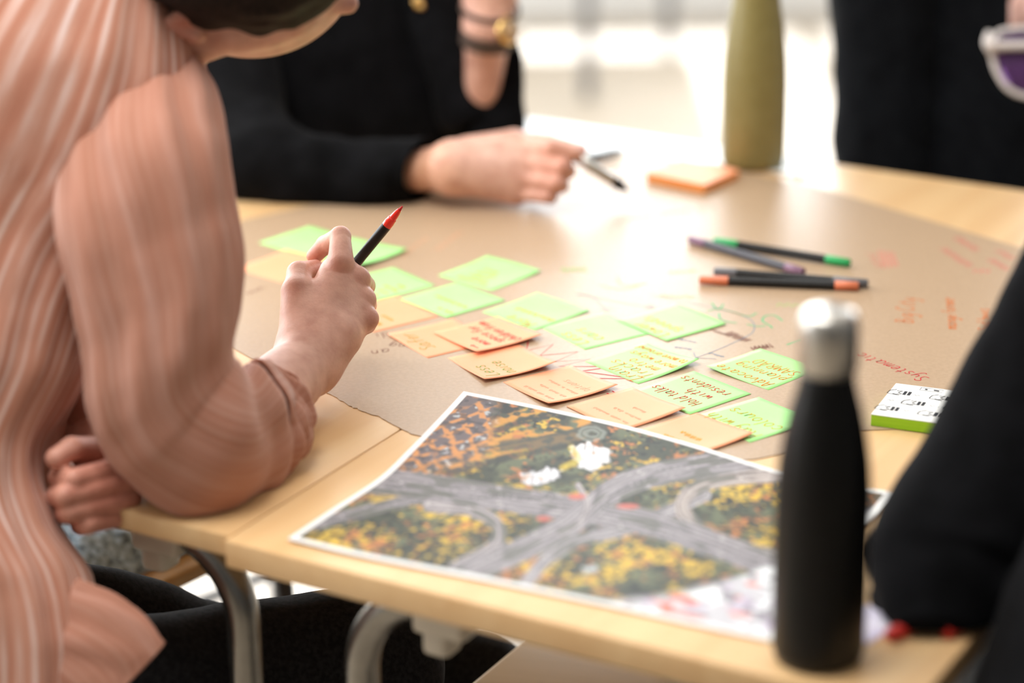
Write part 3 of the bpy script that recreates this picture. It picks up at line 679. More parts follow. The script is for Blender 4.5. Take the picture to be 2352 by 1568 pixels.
    # white blocks
    for poly, col in (([(1185, 345), (1270, 325), (1385, 350), (1370, 415), (1300, 455), (1230, 440)], (.72, .72, .75)), ([(965, 465), (1090, 440), (1160, 450), (1130, 495), (1010, 525), (975, 500)], (.68, .68, .73)), ([(1240, 880), (1310, 875), (1320, 915), (1245, 920)], (.45, .47, .48))):
        P = np.array(poly, float); ins = np.full(len(q), 1e9)
        for a, b in zip(P, np.roll(P, -1, 0)):
            e = b - a; ins = np.minimum(ins, ((q[:, 1] - a[1]) * e[0] - (q[:, 0] - a[0]) * e[1]) / np.hypot(*e))
        a = ss(ins + 26 * n3 + 14 * n2, 1, 9); k = np.array(col) * (1 - .45 * ss(np.sin(q[:, 0] / 6.2 + 3 * n1), .2, .8)[:, None] * ss(n3 + n2, -.3, .2)[:, None]); k = mixc(k, (.45, .27, .16), ss(n2 - .4 * n3, .18, .3) * .8); c = c * (1 - a[:, None]) + k * a[:, None]
    d, al = seg([(1160, 440), (1230, 400), (1200, 350)]); c = mixc(c, (.60, .45, .03), ss(-np.abs(d), -22, -8) * .6)
    for cx, cy, r0 in ((1290, 285, 30), (1290, 285, 16)):
        e = np.hypot((q[:, 0] - cx) / 1.9, q[:, 1] - cy); c = mixc(c, (.30, .33, .29), ss(-np.abs(e - r0 - 8 * n3), -9, -1) * .55)
    # town in the lower right
    edge = q[:, 1] - (1030 - .00022 * np.clip(q[:, 0] - 1300, 0, 2000) ** 2 * 1.2 + 20 * n1)
    a = ss(edge, -10, 30) * ss(q[:, 0], 1250, 1420)
    k = np.zeros_like(c) + [.50, .49, .52]; k = mixc(k, (.78, .80, .82), ss(n1, -.05, .2)); k = mixc(k, (.26, .24, .27), ss(n2, .1, .25)); k = mixc(k, (.66, .16, .11), ss(nz(70, 63, 1, 1.6), .1, .2) * ss(1150 - q[:, 1], 0, 60)); k = mixc(k, (.42, .34, .46), ss(nz(90, 71), .15, .28) * .7)
    c = c * (1 - a[:, None]) + k * a[:, None]
    # white border around the printed sheet
    bd = np.minimum(np.minimum(st[:, 0], .42 - st[:, 0]), np.minimum(st[:, 1], .297 - st[:, 1]))
    return mixc(c, (.84, .84, .83), ss(-bd, -.0062, -.0052))
ac = aerial_colours()
gl = np.array(GV); Fp = [(i * NS + k, i * NS + k + 1, (i + 1) * NS + k + 1, (i + 1) * NS + k) for i in range(NT - 1) for k in range(NS - 1)]
photo_m = col_mat('aerial print on satin paper', 0.5, 0.28)
photo = tag(mk('aerial_photograph', gl, Fp, photo_m, None, True, col=ac), 'aerial photograph of a motorway junction with a white border, lying on the table', 'photo')
bk = [k for k in range(NS)] + [i * NS + NS - 1 for i in range(1, NT)] + [NS * (NT - 1) + k for k in range(NS - 2, -1, -1)] + [i * NS for i in range(NT - 2, 0, -1)]
Vb = np.concatenate([GV[::1] - [0, 0, .00022]])
gs = 8; ii = list(range(0, NT - 1, gs)) + [NT - 1]; kk = list(range(0, NS - 1, gs)) + [NS - 1]
Vb = np.array([GV[i * NS + k] - [0, 0, .0003] for i in ii for k in kk]); nk = len(kk)
mk('paper_back', Vb, [(a * nk + b, (a + 1) * nk + b, (a + 1) * nk + b + 1, a * nk + b + 1) for a in range(len(ii) - 1) for b in range(nk - 1)], white_paper, photo, True)

# ------------------------------------------------------------------ bottles
gb = on(1736, 398); gb = gb + np.array([0.0, .0365, 0])
t = thing('water_bottle', 'olive green water bottle standing by the orange note pad', 'bottle', [gb[0], gb[1], TZ + .0009])
mk('body', *lathe([(.0, 0), (.032, 0), (.0365, .003), (.0382, .010), (.0386, .06), (.0384, .100), (.0370, .130), (.0338, .160), (.0292, .190), (.0245, .218), (.0222, .240), (.0215, .258), (.0, .258)], [gb[0], gb[1], TZ + .0009], 48), green_bottle_m, t)
mk('cap', *lathe([(.0, .258), (.021, .2585), (.0225, .262), (.0225, .292), (.021, .297), (.0, .298)], [gb[0], gb[1], TZ + .0009], 40), green_bottle_m, t)
bb = on(1880, 1558); bb = bb + np.array([0.0035, .033, 0])
t = thing('water_bottle', 'matte black water bottle with a steel cap standing near the table corner', 'bottle', [bb[0], bb[1], TZ])
mk('body', *lathe([(.0, .001), (.026, 0), (.031, .003), (.0330, .010), (.0335, .05), (.0335, .10), (.0332, .130), (.0318, .150), (.0288, .170), (.0248, .190), (.0212, .203), (.0194, .211), (.0188, .218), (.0, .218)], [bb[0], bb[1], TZ], 56), black_bottle_m, t)
mk('cap', *lathe([(.0, .218), (.0195, .2185), (.0206, .221), (.0206, .244), (.0202, .253), (.0186, .259), (.015, .262), (.0, .263)], [bb[0], bb[1], TZ], 48), steel, t)

# ------------------------------------------------------------------ markers
def marker(p0, p1, label, cap_c, barrel, cl0=.028, cl1=.022, r=.0047, grp='twin cap markers on the kraft paper'):
    a = on(*p0, r + .0011); b = on(*p1, r + .0011); d = b - a; L = np.linalg.norm(d); d /= L
    t = thing('marker_pen', label, 'pen', [(a[0] + b[0]) / 2, (a[1] + b[1]) / 2, TZ + .0011], grp)
    mk('barrel', *lathe([(0, cl0), (r * .97, cl0), (r * .97, L - cl1), (0, L - cl1)], a, 20, d), barrel, t); 
    autosmooth(t.children[0], 40) if t.children else None
    cm = mat('marker cap', cap_c, tuple(x * 1.1 for x in cap_c), 0.42, (50, 50, 50))
    autosmooth(mk('cap', *lathe([(0, 0), (r * .80, 0), (r * .96, .001), (r * 1.04, cl0 - .0005), (r * .9, cl0), (0, cl0)], a, 20, d), cm, t), 50)
    autosmooth(mk('cap', *lathe([(0, L - cl1), (r * .9, L - cl1), (r * 1.03, L - cl1 + .0006), (r * .96, L - .001), (r * .8, L), (0, L)], a, 20, d), cm, t), 50)
    return t
grey_barrel = mat('grey marker barrel', (.055, .055, .07), (.065, .065, .08), .4, (50, 50, 50))
marker((1640, 553), (1952, 604), 'black marker with bright green caps lying behind the others', (.0, .30, .07), pen_black, .029, .027)
marker((1584, 549), (1846, 625), 'dark grey marker with dull purple caps, slanting beside the green capped one', (.17, .075, .13), grey_barrel, .024, .024)
marker((1640, 623), (1994, 651), 'black marker with grey caps, mostly behind the rust capped marker', (.10, .10, .11), pen_black, .024, .036)
marker((1606, 642), (1972, 657), 'black marker with rust orange caps nearest of the four lying markers', (.62, .17, .075), pen_black, .030, .024)
# dark pen lying far back near the fingers
a = on(1345, 365, .006); b = on(1432, 347, .006); d = (b - a) / np.linalg.norm(b - a)
t = thing('ballpoint_pen', 'dark pen lying on the paper behind the fingers holding a silver pen', 'pen', [*(a + b)[:2] / 2, TZ + .001])
mk('barrel', *lathe([(0, 0), (.0045, 0), (.005, .01), (.005, np.linalg.norm(b - a) - .015), (.0025, np.linalg.norm(b - a)), (0, np.linalg.norm(b - a))], a, 16, d), pen_black, t)

# ------------------------------------------------------------------ note pads and small things
def pad(name, label, top, z0, h, m_top, m_side, layers=0):
    """top: four pixel corners of the upper face, far-left order around"""
    P = [on(*p, z0 + h) for p in top]; c = sum(P) / 4
    ex = (P[1] - P[0] + P[2] - P[3]) / 4; ey = (P[3] - P[0] + P[2] - P[1]) / 4
    t = thing(name, label, 'note pad', [c[0], c[1], TZ + z0])
    cb = np.array([c[0], c[1], TZ + z0 + (h - .0006) / 2])
    mk('sheet_block', *box(cb, ex * .997, ey * .997, Z * (h - .0006) / 2, .0005), m_side, t, False)
    mk('top_sheet', *box([c[0], c[1], TZ + z0 + h - .0003], ex, ey, Z * .0003), m_top, t, False)
    return t, c, ex, ey
orange_side = mat('orange pad edges', (.86, .27, .04), (.92, .33, .06), .6, (20, 20, 400))
pad('sticky_note_pad', 'thick orange sticky note pad lying in front of the olive bottle', [(1560, 362), (1704, 392), (1612, 424), (1490, 398)], .001, .010, note_orange, orange_side)
green_side = mat('lime pad edges', (.30, .62, .01), (.36, .68, .02), .6, (20, 20, 400))
pt, pc, ex, ey = pad('sticky_note_pad', 'lime green sticky note pad with a printed white cover, half behind the black sleeve', [(2056, 882), (2222, 898), (2165, 975), (2003, 948)], .0009, .011, white_paper, green_side)
exu = ex / np.linalg.norm(ex); eyu = ey / np.linalg.norm(ey); hx, hy = np.linalg.norm(ex), np.linalg.norm(ey)
pr = []; prl = []
print_black = ink('printed black', (.03, .03, .035)); print_grey = ink('printed grey', (.30, .30, .31))
def padline(pts, wd=.0009, L=None):
    (pr if L is None else L).append(ribbon(np.array([pc + exu * x + eyu * y + Z * .00025 for x, y in pts]), wd))
def padchar(x, y, s, seed):
    r = random.Random(seed)
    padline([(x - .011, y + .004), (x - .010, y - .003), (x - .005, y - .007)], .0009)
    padline([(x - .004, y - .004), (x + .001, y - .005), (x - .002, y), (x + .002, y + .002), (x - .003, y + .005), (x - .006, y + .004)], .0012)
    for q in (0, 1): padline([(x + .004 + q * .004, y - .005), (x + .004 + q * .004, y + .004)], .0028)
    padline([(x - .011, y + .0045), (x + .001, y + .0065)], .0007)
for k, (x, y) in enumerate(((-.022, -.018), (.016, -.018), (-.004, .002), (.033, .002), (-.022, .022), (.016, .022))): padchar(x, y, 1, k)
for x, y in ((-.004, -.016), (-.022, .003), (.015, .004), (-.003, .023), (.033, .023), (.033, -.016)):
    padline([(x - .006, y), (x - .0045, y - .002), (x - .003, y + .001), (x - .0015, y - .002), (x, y)], .0011, prl); padline([(x + .003, y - .001), (x + .003, y + .001)], .0007, prl); padline([(x + .005, y - .001), (x + .007, y - .001)], .0007, prl)
V, Fc = join(pr); tag(mk('printed_pattern', V, Fc, print_black, pt, False), kind='stuff')
V, Fc = join(prl); tag(mk('printed_words', V, Fc, print_grey, pt, False), kind='stuff')
q = [(-.008, -.037), (.012, -.037), (.012, -.0305), (-.008, -.0305), (-.008, -.037)]; pr = []; padline(q, .0006); padline([(-.004, -.034), (-.0015, -.0335)], .0025); padline([(.004, -.034), (.009, -.0335)], .0025)
V, Fc = join(pr); tag(mk('printed_label', V, Fc, print_black, pt, False), kind='stuff')
# card and red pen caps near the dark elbow
lil = mat('lilac printed card', (.55, .50, .66), (.74, .72, .80), .5, (60, 60, 60))
cp = [on(1955, 1395, .001), on(2040, 1385, .001), on(2075, 1430, .001), on(1990, 1480, .001)]
V = np.array([p + Z * dz for dz in (0, .0004) for p in cp]); tag(mk('printed_card', V, [(3, 2, 1, 0), (4, 5, 6, 7), (0, 1, 5, 4), (1, 2, 6, 5), (2, 3, 7, 6), (3, 0, 4, 7)], lil, None, False), 'pale lilac card between the black bottle and the dark elbow', 'card')
red_plastic = mat('red plastic', (.62, .02, .015), (.70, .03, .02), .35, (40, 40, 40))
for (p, lb) in (((2042, 1458), 'red pen cap under the tip of the dark elbow, next to the lilac card'), ((2168, 1452), 'red pen cap on the table further along under the black sleeve')):
    a = on(*p, .0056); d = np.array([.75, .55, 0]); d /= np.linalg.norm(d)
    tag(mk('pen_cap', *lathe([(0, 0), (.0045, 0), (.0054, .001), (.0052, .020), (.0046, .022), (0, .022)], a, 18, d), red_plastic), lb, 'pen cap', 'red pen caps')

# ------------------------------------------------------------------ figures: signed-distance skin
def smin(a, b, k):
    h = np.clip(0.5 + 0.5 * (b - a) / k, 0, 1); return b * (1 - h) + a * h - k * h * (1 - h)
def sd_prim(P, q):
    if q[0] == 'c':
        _, a, b, ra, rb = q; ab = b - a; t = np.clip(((P - a) @ ab) / (ab @ ab + 1e-12), 0, 1)
        return np.linalg.norm(P - a - t[:, None] * ab, axis=1) - (ra + (rb - ra) * t)
    _, c, r, Rm = q; x = (P - c) @ Rm if Rm is not None else P - c
    r = np.asarray(r); k0 = np.linalg.norm(x / r, axis=1); k1 = np.linalg.norm(x / r ** 2, axis=1) + 1e-9
    return k0 * (k0 - 1) / k1
def sdf(P, base, fingers, kb, kf=.0060, kx=.0012):
    d = None
    for q in base:
        e = sd_prim(P, q); d = e if d is None else smin(d, e, kb)
    out = d
    for f in fingers:
        e = None
        for q in f:
            s = sd_prim(P, q); e = s if e is None else smin(e, s, .0025)
        out = smin(out, smin(d, e, kf), kx)
    return out
def figure_mesh(name, base, fingers, vox, m, parent, kb=.011, red=(), skincol=(.71, .43, .335), fine=None, hard=()):
    parts = []
    for q in list(base) + [x for f in fingers for x in f]:
        if q[0] == 'c':
            a, b = q[1], q[2]; d = b - a; L = np.linalg.norm(d); d = d / (L + 1e-9); n = 5
            pts = [a + (b - a) * k / n for k in range(n + 1)]; rr_ = [q[3] + (q[4] - q[3]) * k / n for k in range(n + 1)]
            pts = [a - d * q[3] * .92, a - d * q[3] * .6] + pts + [b + d * q[4] * .6, b + d * q[4] * .92]; rr_ = [q[3] * .38, q[3] * .8] + rr_ + [q[4] * .8, q[4] * .38]
            parts.append(tube(pts, rr_, 14))
        else: parts.append(ell(q[1], q[2], q[3], 20, 12))
    V, Fc = join(parts)
    me = bpy.data.meshes.new('tmp'); me.from_pydata(V.tolist(), [], Fc); o = bpy.data.objects.new('tmp', me); COL.objects.link(o)
    md = o.modifiers.new('r', 'REMESH'); md.mode = 'VOXEL'; md.voxel_size = vox
    dg = bpy.context.evaluated_depsgraph_get(); m2 = bpy.data.meshes.new_from_object(o.evaluated_get(dg))
    bpy.data.objects.remove(o); bpy.data.meshes.remove(me)
    if fine is not None:
        c, rad = fine; bm = bmesh.new(); bm.from_mesh(m2)
        ed = [e for e in bm.edges if (Vector(c) - e.verts[0].co).length < rad and (Vector(c) - e.verts[1].co).length < rad]
        bmesh.ops.subdivide_edges(bm, edges=ed, cuts=1, use_grid_fill=True); bm.to_mesh(m2); bm.free()
    n = len(m2.vertices); P = np.empty(n * 3); m2.vertices.foreach_get('co', P); P = P.reshape(-1, 3)
    h = 4e-4
    K = np.array([[1, -1, -1], [-1, -1, 1], [-1, 1, -1], [1, 1, 1]], float)
    for it in range(4):
        g = np.zeros_like(P); d0 = sdf(P, base, fingers, kb)
        for k in K: g += k * sdf(P + k * h, base, fingers, kb)[:, None]
        g /= np.linalg.norm(g, axis=1)[:, None] + 1e-9
        P = P - g * np.clip(d0, -.006, .006)[:, None] * .9
    Fc = [tuple(p.vertices) for p in m2.polygons]; bpy.data.meshes.remove(m2)
    c = np.zeros((n, 3)) + skincol
    c *= (1 + .10 * noise3(P * 45))[:, None]
    for pt_, rad, amt, rc in red:
        wgt = np.clip(1 - np.linalg.norm(P - pt_, axis=1) / rad, 0, 1)[:, None] * amt; c = c * (1 - wgt) + np.array(rc) * wgt
    return mk(name, P, Fc, m, parent, True, col=c)
RED = (.66, .265, .205); PALE = (.70, .45, .36)
def cap_(a, b, ra, rb=None): return ('c', np.asarray(a, float), np.asarray(b, float), ra, ra if rb is None else rb)
def chain(pts, rs): return [cap_(pts[i], pts[i + 1], rs[i], rs[i + 1]) for i in range(len(pts) - 1)]
def folds(seed, amp, f=(3, 10, 3), extra=None):
    def fn(t, th, V):
        P = V.reshape(-1, 3); d = amp * 2 * noise3(P * 18 + seed) + amp * noise3(P * 45 + seed * 2)
        d = d.reshape(t.shape)
        if extra is not None: d = d + extra(t, th)
        return d
    return fn

# ================================================================== person in the peach shirt
p1 = thing('person', 'person in a peach striped shirt leaning on an elbow, raising a red pen', 'person', [-.42, 1.72, 0.0])
def wavy(t, th):
    up = np.clip((.62 - t) / .3, 0, 1)
    d = .0030 * np.sin(th * 5 + 2.2 * np.sin(t * 6)) * up + .0022 * np.sin(th * 11 + 3 * np.sin(t * 5 + 1)) * up
    el = np.clip((t - .55) / .2, 0, 1)
    d += .0048 * np.sin(t * 30 + 2.0 * np.sin(th * 2 + .5)) * el * (.6 + .4 * np.cos(th - .4))
    cf = np.clip((t - .80) / .14, 0, 1)
    d += .0050 * np.sin(t * 62 + 2.6 * np.cos(th + .6)) * cf + .0014 * np.sin(th * 7 + t * 14) * cf
    return d
sl = [R2(215, 270, 455, 126, 2.0, .5), R2(150, 410, 490, 210, 1.965, .64), R2(138, 560, 510, 320, 1.945, .74), R2(160, 690, 530, 470, 1.945, .76), R2(185, 805, 552, 590, 1.95, .8), R2(200, 920, 552, 700, 1.955, .85),
      R2(225, 1010, 542, 775, 1.96, .85), R2(290, 1105, 545, 812, 1.965, .8), R2(385, 1170, 552, 830, 1.97, .72), R2(480, 1185, 562, 838, 1.985, .62), R2(570, 1152, 574, 842, 2.005, .56), R2(655, 1085, 585, 846, 2.03, .52), R2(708, 1010, 592, 848, 2.05, .50)]
V, Fc, uv = loft(sl, 72, 9, folds(3, .0028, extra=wavy), cap0=.03, open1=True)
mk('sleeve', V, Fc, peach_arm, p1, True, uv)
# rolled cuff bands
cu = [R2(640, 1105, 582, 838, 2.028, .56), R2(690, 1050, 588, 840, 2.045, .55), R2(714, 985, 596, 842, 2.06, .52), R2(708, 945, 606, 846, 2.07, .50)]
V, Fc, uv = loft(cu, 64, 8, folds(9, .002, extra=lambda t, th: .0036 * np.sin(t * 20 + 2.2 * np.sin(th * 2)) + .0010 * np.sin(th * 6 + t * 5)), open0=True, open1=True)
mk('cuff', V, Fc, peach_arm, p1, True, uv)
def backf(t, th): return .0016 * np.sin(th * 16 + 2 * np.sin(t * 5)) + .004 * np.sin(th * 6 + t * 9) * np.clip((t - .45) / .3, 0, 1)
tor = [R2(120, -200, 400, -70, 2.02, .85), R2(-60, -120, 448, 60, 2.015, .8), R2(-260, 80, 470, 250, 2.02, .75), R2(-400, 380, 380, 480, 2.03, .7), R2(-450, 650, 250, 700, 2.02, .7), R2(-450, 850, 190, 870, 2.01, .7), R2(-440, 1040, 105, 1035, 2.0, .7),
       R2(-430, 1180, 122, 1180, 1.995, .66), R2(-420, 1330, 205, 1320, 1.99, .62), R2(-400, 1480, 226, 1470, 1.985, .6), R2(-390, 1640, 222, 1640, 1.985, .6), R2(-380, 1740, 215, 1740, 1.985, .6)]
V, Fc, uv = loft(tor, 120, 9, folds(5, .0025, extra=backf), cap0=.02, open1=True, pw=.74)
mk('shirt', V, Fc, peach_body, p1, True, uv)
tail = [R2(60, 1540, 180, 1330, 1.955, .2), R2(110, 1580, 262, 1366, 1.945, .16), R2(150, 1610, 325, 1410, 1.94, .12), R2(180, 1635, 362, 1450, 1.938, .08), R2(195, 1655, 378, 1476, 1.937, .03)]
V, Fc, uv = loft(tail, 48, 8, folds(6, .0015, extra=lambda t, th: .0018 * np.sin(th * 8 + t * 6)), cap1=.003)
mk('shirt_tail', V, Fc, peach_arm, p1, True, uv)
ls = [R2(-20, 700, 220, 560, 2.10, .8), R2(60, 880, 265, 760, 2.08, .8), R2(140, 1000, 330, 905, 2.06, .8), R2(185, 1060, 345, 990, 2.045, .75)]
V, Fc, uv = loft(ls, 48, 7, folds(8, .003), cap0=.02, open1=True); mk('sleeve', V, Fc, peach_arm, p1, True, uv)
col_r = [R2(230, 20, 420, 115, 2.0, .75), R2(262, -30, 428, 70, 2.005, .75), R2(290, -80, 440, 20, 2.01, .75)]
V, Fc, uv = loft(col_r, 40, 5, None, open0=True, open1=True); mk('collar', V, Fc, peach_arm, p1, True, uv)
# trousers: right leg in front, left leg behind
tf = folds(12, .0022)
rl = [R2(-330, 1800, -250, 1420, 2.03, .8), R2(0, 1790, 60, 1425, 2.03, .8), R2(330, 1740, 345, 1408, 2.10, .8), R2(600, 1720, 610, 1376, 2.17, .8), R2(760, 1715, 800, 1354, 2.21, .8), R2(800, 1720, 925, 1382, 2.23, .8), R2(815, 1760, 990, 1450, 2.245, .8), R2(830, 1830, 1012, 1570, 2.26, .85), R2(850, 2000, 1010, 1900, 2.28, .9), R2(880, 2700, 1000, 2700, 2.36, .9)]
V, Fc, uv = loft(rl, 48, 7, tf, cap0=.02, open1=True); V[:, 2] = np.maximum(V[:, 2], .06)
mk('trouser_leg', V, Fc, black_denim, p1, True, uv)
ll = [R2(-150, 1560, -130, 1270, 2.20, .8), R2(170, 1530, 190, 1292, 2.23, .8), R2(345, 1570, 350, 1328, 2.27, .8), R2(505, 1610, 515, 1386, 2.31, .8), R2(780, 1670, 800, 1420, 2.38, .8), R2(960, 1680, 1050, 1440, 2.42, .8), R2(1000, 1720, 1160, 1462, 2.44, .8), R2(1010, 1800, 1212, 1540, 2.46, .8), R2(1020, 1950, 1230, 1750, 2.48, .8), R2(1060, 2550, 1220, 2500, 2.56, .85)]
V, Fc, uv = loft(ll, 48, 7, folds(14, .0022), cap0=.02, open1=True); V[:, 2] = np.maximum(V[:, 2], .06)
mk('trouser_leg', V, Fc, black_denim, p1, True, uv)
shoe_m = mat('black leather shoe', (.012, .012, .012), (.02, .02, .02), .4, (30, 30, 30))
def shoe(parent, p, d):
    d = np.array([d[0], d[1], 0.0]); d /= np.linalg.norm(d); s = np.array([-d[1], d[0], 0.0])
    b = np.array([p[0], p[1], 0.0]); R_ = []
    for x, wd, hh in ((-.07, .028, .045), (-.04, .036, .055), (.02, .037, .05), (.09, .045, .035), (.14, .042, .026), (.175, .025, .018)):
        c = b + d * x + Z * (hh + .001); R_.append((c - s * wd, c + s * wd, hh / wd))
    V, Fc, _ = loft(R_, 24, 4, None, cap0=.01, cap1=.02); V[:, 2] = np.maximum(V[:, 2], .002)
    mk('shoe', V, Fc, shoe_m, parent)
shoe(p1, at(940, 2700, 2.36), (.6, .8)); shoe(p1, at(1140, 2550, 2.56), (.6, .8))
# body: one skin from head to hands
W = at(706, 830, 2.155); EL = at(440, 1080, 1.995); SH = at(300, 290, 1.985)
PEL = at(-110, 1560, 2.02); CH1 = at(70, 330, 2.06); NECK = at(400, 40, 2.03); LSH = at(250, -40, 2.16); LEL = at(60, 760, 2.14); LW = at(240, 1020, 2.05)
iM, mM, rM, kM = at(783, 606, 2.195), at(823, 640, 2.20), at(838, 687, 2.195), at(845, 732, 2.185)
base = [cap_(PEL, CH1, .06, .065), cap_(CH1, NECK, .05, .045), cap_(SH, LSH, .035), cap_(SH, EL, .034, .034), cap_(EL, at(600, 935, 2.075), .038, .035), cap_(at(600, 935, 2.075), W, .035, .0265), cap_(LSH, LEL, .03, .028), cap_(LEL, LW, .028, .024), 
        cap_(W + np.array([.004, 0, .0]), at(778, 770, 2.165), .025, .020),
        cap_(W, iM + np.array([-.004, .006, -.012]), .026, .0165), cap_(W, mM + np.array([-.008, .004, -.004]), .025, .0145), cap_(W, rM + np.array([-.008, .004, -.002]), .024, .0140), cap_(W, kM + np.array([-.008, .004, 0]), .024, .0135),
        cap_(at(690, 775, 2.165), at(682, 672, 2.185), .019, .0135)]
# head
hc = at(575, -112, 2.02)
base += [('e', hc, (.092, .085, .088), None), cap_(at(470, 62, 2.0), at(665, 20, 1.985), .022, .020), cap_(at(550, 42, 1.985), at(610, 30, 1.985), .026, .024), cap_(at(665, 18, 1.99), at(730, -12, 2.0), .020, .016), cap_(at(745, -15, 2.0), at(800, 8, 2.005), .012, .0075), cap_(at(450, 55, 2.0), NECK, .03, .04), cap_(at(600, -80, 2.01), at(730, -110, 2.02), .055, .035)]
ear = [cap_(at(392, 50, 1.965), at(425, 38, 1.96), .006, .008), cap_(at(425, 38, 1.96), at(455, 55, 1.965), .008, .006), cap_(at(400, 58, 1.967), at(450, 78, 1.968), .007, .008)]
fingers = [ear,
    chain([iM, at(782, 543, 2.215), at(748, 562, 2.242), at(722, 588, 2.248)], [.0122, .0094, .0085, .0074]),
    chain([mM, at(838, 656, 2.245), at(815, 676, 2.262), at(800, 690, 2.245)], [.0112, .0095, .009, .008]),
    chain([rM, at(842, 700, 2.238), at(820, 718, 2.252), at(800, 730, 2.238)], [.0105, .009, .0085, .0075]),
    chain([kM, at(842, 744, 2.222), at(820, 760, 2.238), at(800, 765, 2.225)], [.0102, .0085, .008, .007]),
    chain([at(682, 668, 2.185), at(687, 628, 2.205), at(724, 618, 2.232)], [.0128, .0112, .0088])]
# left fist
f0 = [(295, 1068, 1.99), (303, 1105, 1.985), (300, 1142, 1.985), (283, 1182, 1.99)]; f1 = [(170, 1100, 1.955), (150, 1138, 1.95), (162, 1174, 1.955), (200, 1202, 1.965)]; f2 = [(135, 1095, 1.985), (128, 1140, 1.985), (145, 1180, 1.99), (185, 1205, 1.995)]; f3 = [(215, 1085, 2.0), (205, 1128, 2.0), (215, 1160, 2.0), (240, 1185, 2.0)]
base += [cap_(LW, at(275, 1095, 2.01), .026, .018), cap_(LW, at(270, 1150, 2.01), .026, .018)]
for a, b, c, d in zip(f0, f1, f2, f3): fingers.append(chain([at(*a), at(*b), at(*c), at(*d)], [.0092, .0088, .0082, .0072]))
fingers.append(chain([at(240, 1030, 2.02), at(165, 1030, 1.975), at(128, 1052, 1.965)], [.011, .0098, .0088]))
red = [(iM, .02, .35, RED), (at(700, 605, 2.235), .035, .75, RED), (mM, .018, .45, RED), (rM, .016, .45, RED), (kM, .016, .45, RED), (at(680, 668, 2.175), .015, .3, RED), (at(225, 1130, 1.97), .09, .9, (.56, .20, .135)), (at(425, 50, 1.955), .03, .8, (.60, .22, .15)), (at(800, 5, 2.0), .02, .6, (.70, .36, .32)), (at(690, 720, 2.17), .03, .3, PALE)]
figure_mesh('body', base, fingers, .0032, skin, p1, red=red, fine=(at(760, 680, 2.2), .135))
hv, hf = ell(at(560, -140, 1.975), (.095, .088, .078), None, 64, 40)
dv = hv - at(560, -140, 1.975); hv = hv + dv / np.linalg.norm(dv, axis=1)[:, None] * (.004 * noise3(hv * np.array([40, 40, 160])) * 2)[:, None]
mk('hair', hv, hf, hair_m, p1)
hv, hf = ell(at(352, -48, 2.03), (.036, .05, .036), None, 32, 20); mk('hair', hv, hf, hair_m, p1)  # nape hair lump, placed also for shading on the neck

# red marker in the raised hand
a = at(925, 473, 2.205); e = at(668, 787, 2.275); d = (e - a); L = np.linalg.norm(d); d /= L
t = thing('marker_pen', 'uncapped red marker with a black barrel held up in the raised hand', 'pen', list(a))
red_m = mat('red marker nose', (.86, .025, .012), (.90, .035, .02), .22, (40, 40, 40), coat=.5)
nib_m = mat('red felt nib', (.50, .02, .02), (.58, .03, .03), .7, (300, 300, 300))
r = .0045
mk('nib', *lathe([(0, 0), (.0008, .0006), (.0018, .006), (0, .006)], a, 16, d), nib_m, t)
autosmooth(mk('nose', *lathe([(0, .005), (.0020, .0048), (.0027, .0075), (.0033, .0110), (.0036, .0150), (.0043, .0160), (.0045, .0195), (.0048, .0202), (.0047, .0250), (0, .0250)], a, 24, d), red_m, t), 30)
autosmooth(mk('barrel', *lathe([(0, .0248), (r * 1.06, .0250), (r * 1.06, L - .02), (r * .9, L), (0, L)], a, 24, d), pen_black, t), 40)

# ================================================================== person in the black sweater across the table
p2 = thing('person', 'person in a black sweater across the table, holding a silver pen', 'person', [-.27, 3.12, 0.0])
tor = [R2(600, -330, 860, -330, 3.05, .7), R2(480, -230, 950, -230, 3.04, .5), R2(400, -120, 1040, -110, 3.03, .5), R2(420, 40, 1052, 40, 3.02, .5), R2(440, 180, 1055, 180, 3.02, .5), R2(450, 300, 1060, 300, 3.03, .5), R2(460, 450, 1030, 450, 3.10, .5), R2(460, 900, 1000, 900, 3.25, .5)]
V, Fc, uv = loft(tor, 64, 7, folds(21, .004), cap0=.02, open1=True); mk('sweater', V, Fc, black_cloth, p2, True, uv)
sr = [R2(360, 20, 600, -60, 2.98, .7), R2(380, 200, 640, 130, 2.92, .7), R2(420, 370, 660, 250, 2.85, .75), R2(500, 475, 690, 290, 2.81, .8), R2(620, 492, 740, 310, 2.79, .8), R2(780, 497, 820, 318, 2.775, .8), R2(895, 484, 935, 320, 2.765, 1.0), R2(945, 462, 990, 320, 2.752, 1.05)]
V, Fc, uv = loft(sr, 56, 7, folds(22, .0045), cap0=.03, open1=True); V[:, 2] = np.maximum(V[:, 2], TZ + .0012); mk('sleeve', V, Fc, black_cloth, p2, True, uv)
s2 = [R2(880, -90, 1090, -120, 2.98, .7), R2(940, 60, 1110, 20, 2.96, .7), R2(985, 180, 1130, 130, 2.95, .7), R2(1010, 290, 1170, 240, 2.95, .7), R2(1065, 318, 1206, 285, 2.94, .6), R2(1082, 260, 1206, 245, 2.935, .42), R2(1092, 180, 1205, 180, 2.935, .36), R2(1120, 110, 1198, 118, 2.935, .32), R2(1146, 72, 1186, 80, 2.935, .3)]
V, Fc, uv = loft(s2, 48, 7, folds(23, .003), cap0=.02, open1=True); V[:, 2] = np.maximum(V[:, 2], TZ + .0012); mk('sleeve', V, Fc, black_cloth, p2, True, uv)
W2 = at(1045, 385, 2.735); E2 = at(620, 410, 2.80)
I2, M2, R_2, K2 = at(1196, 338, 2.735), at(1198, 372, 2.722), at(1192, 408, 2.72), at(1184, 440, 2.728)
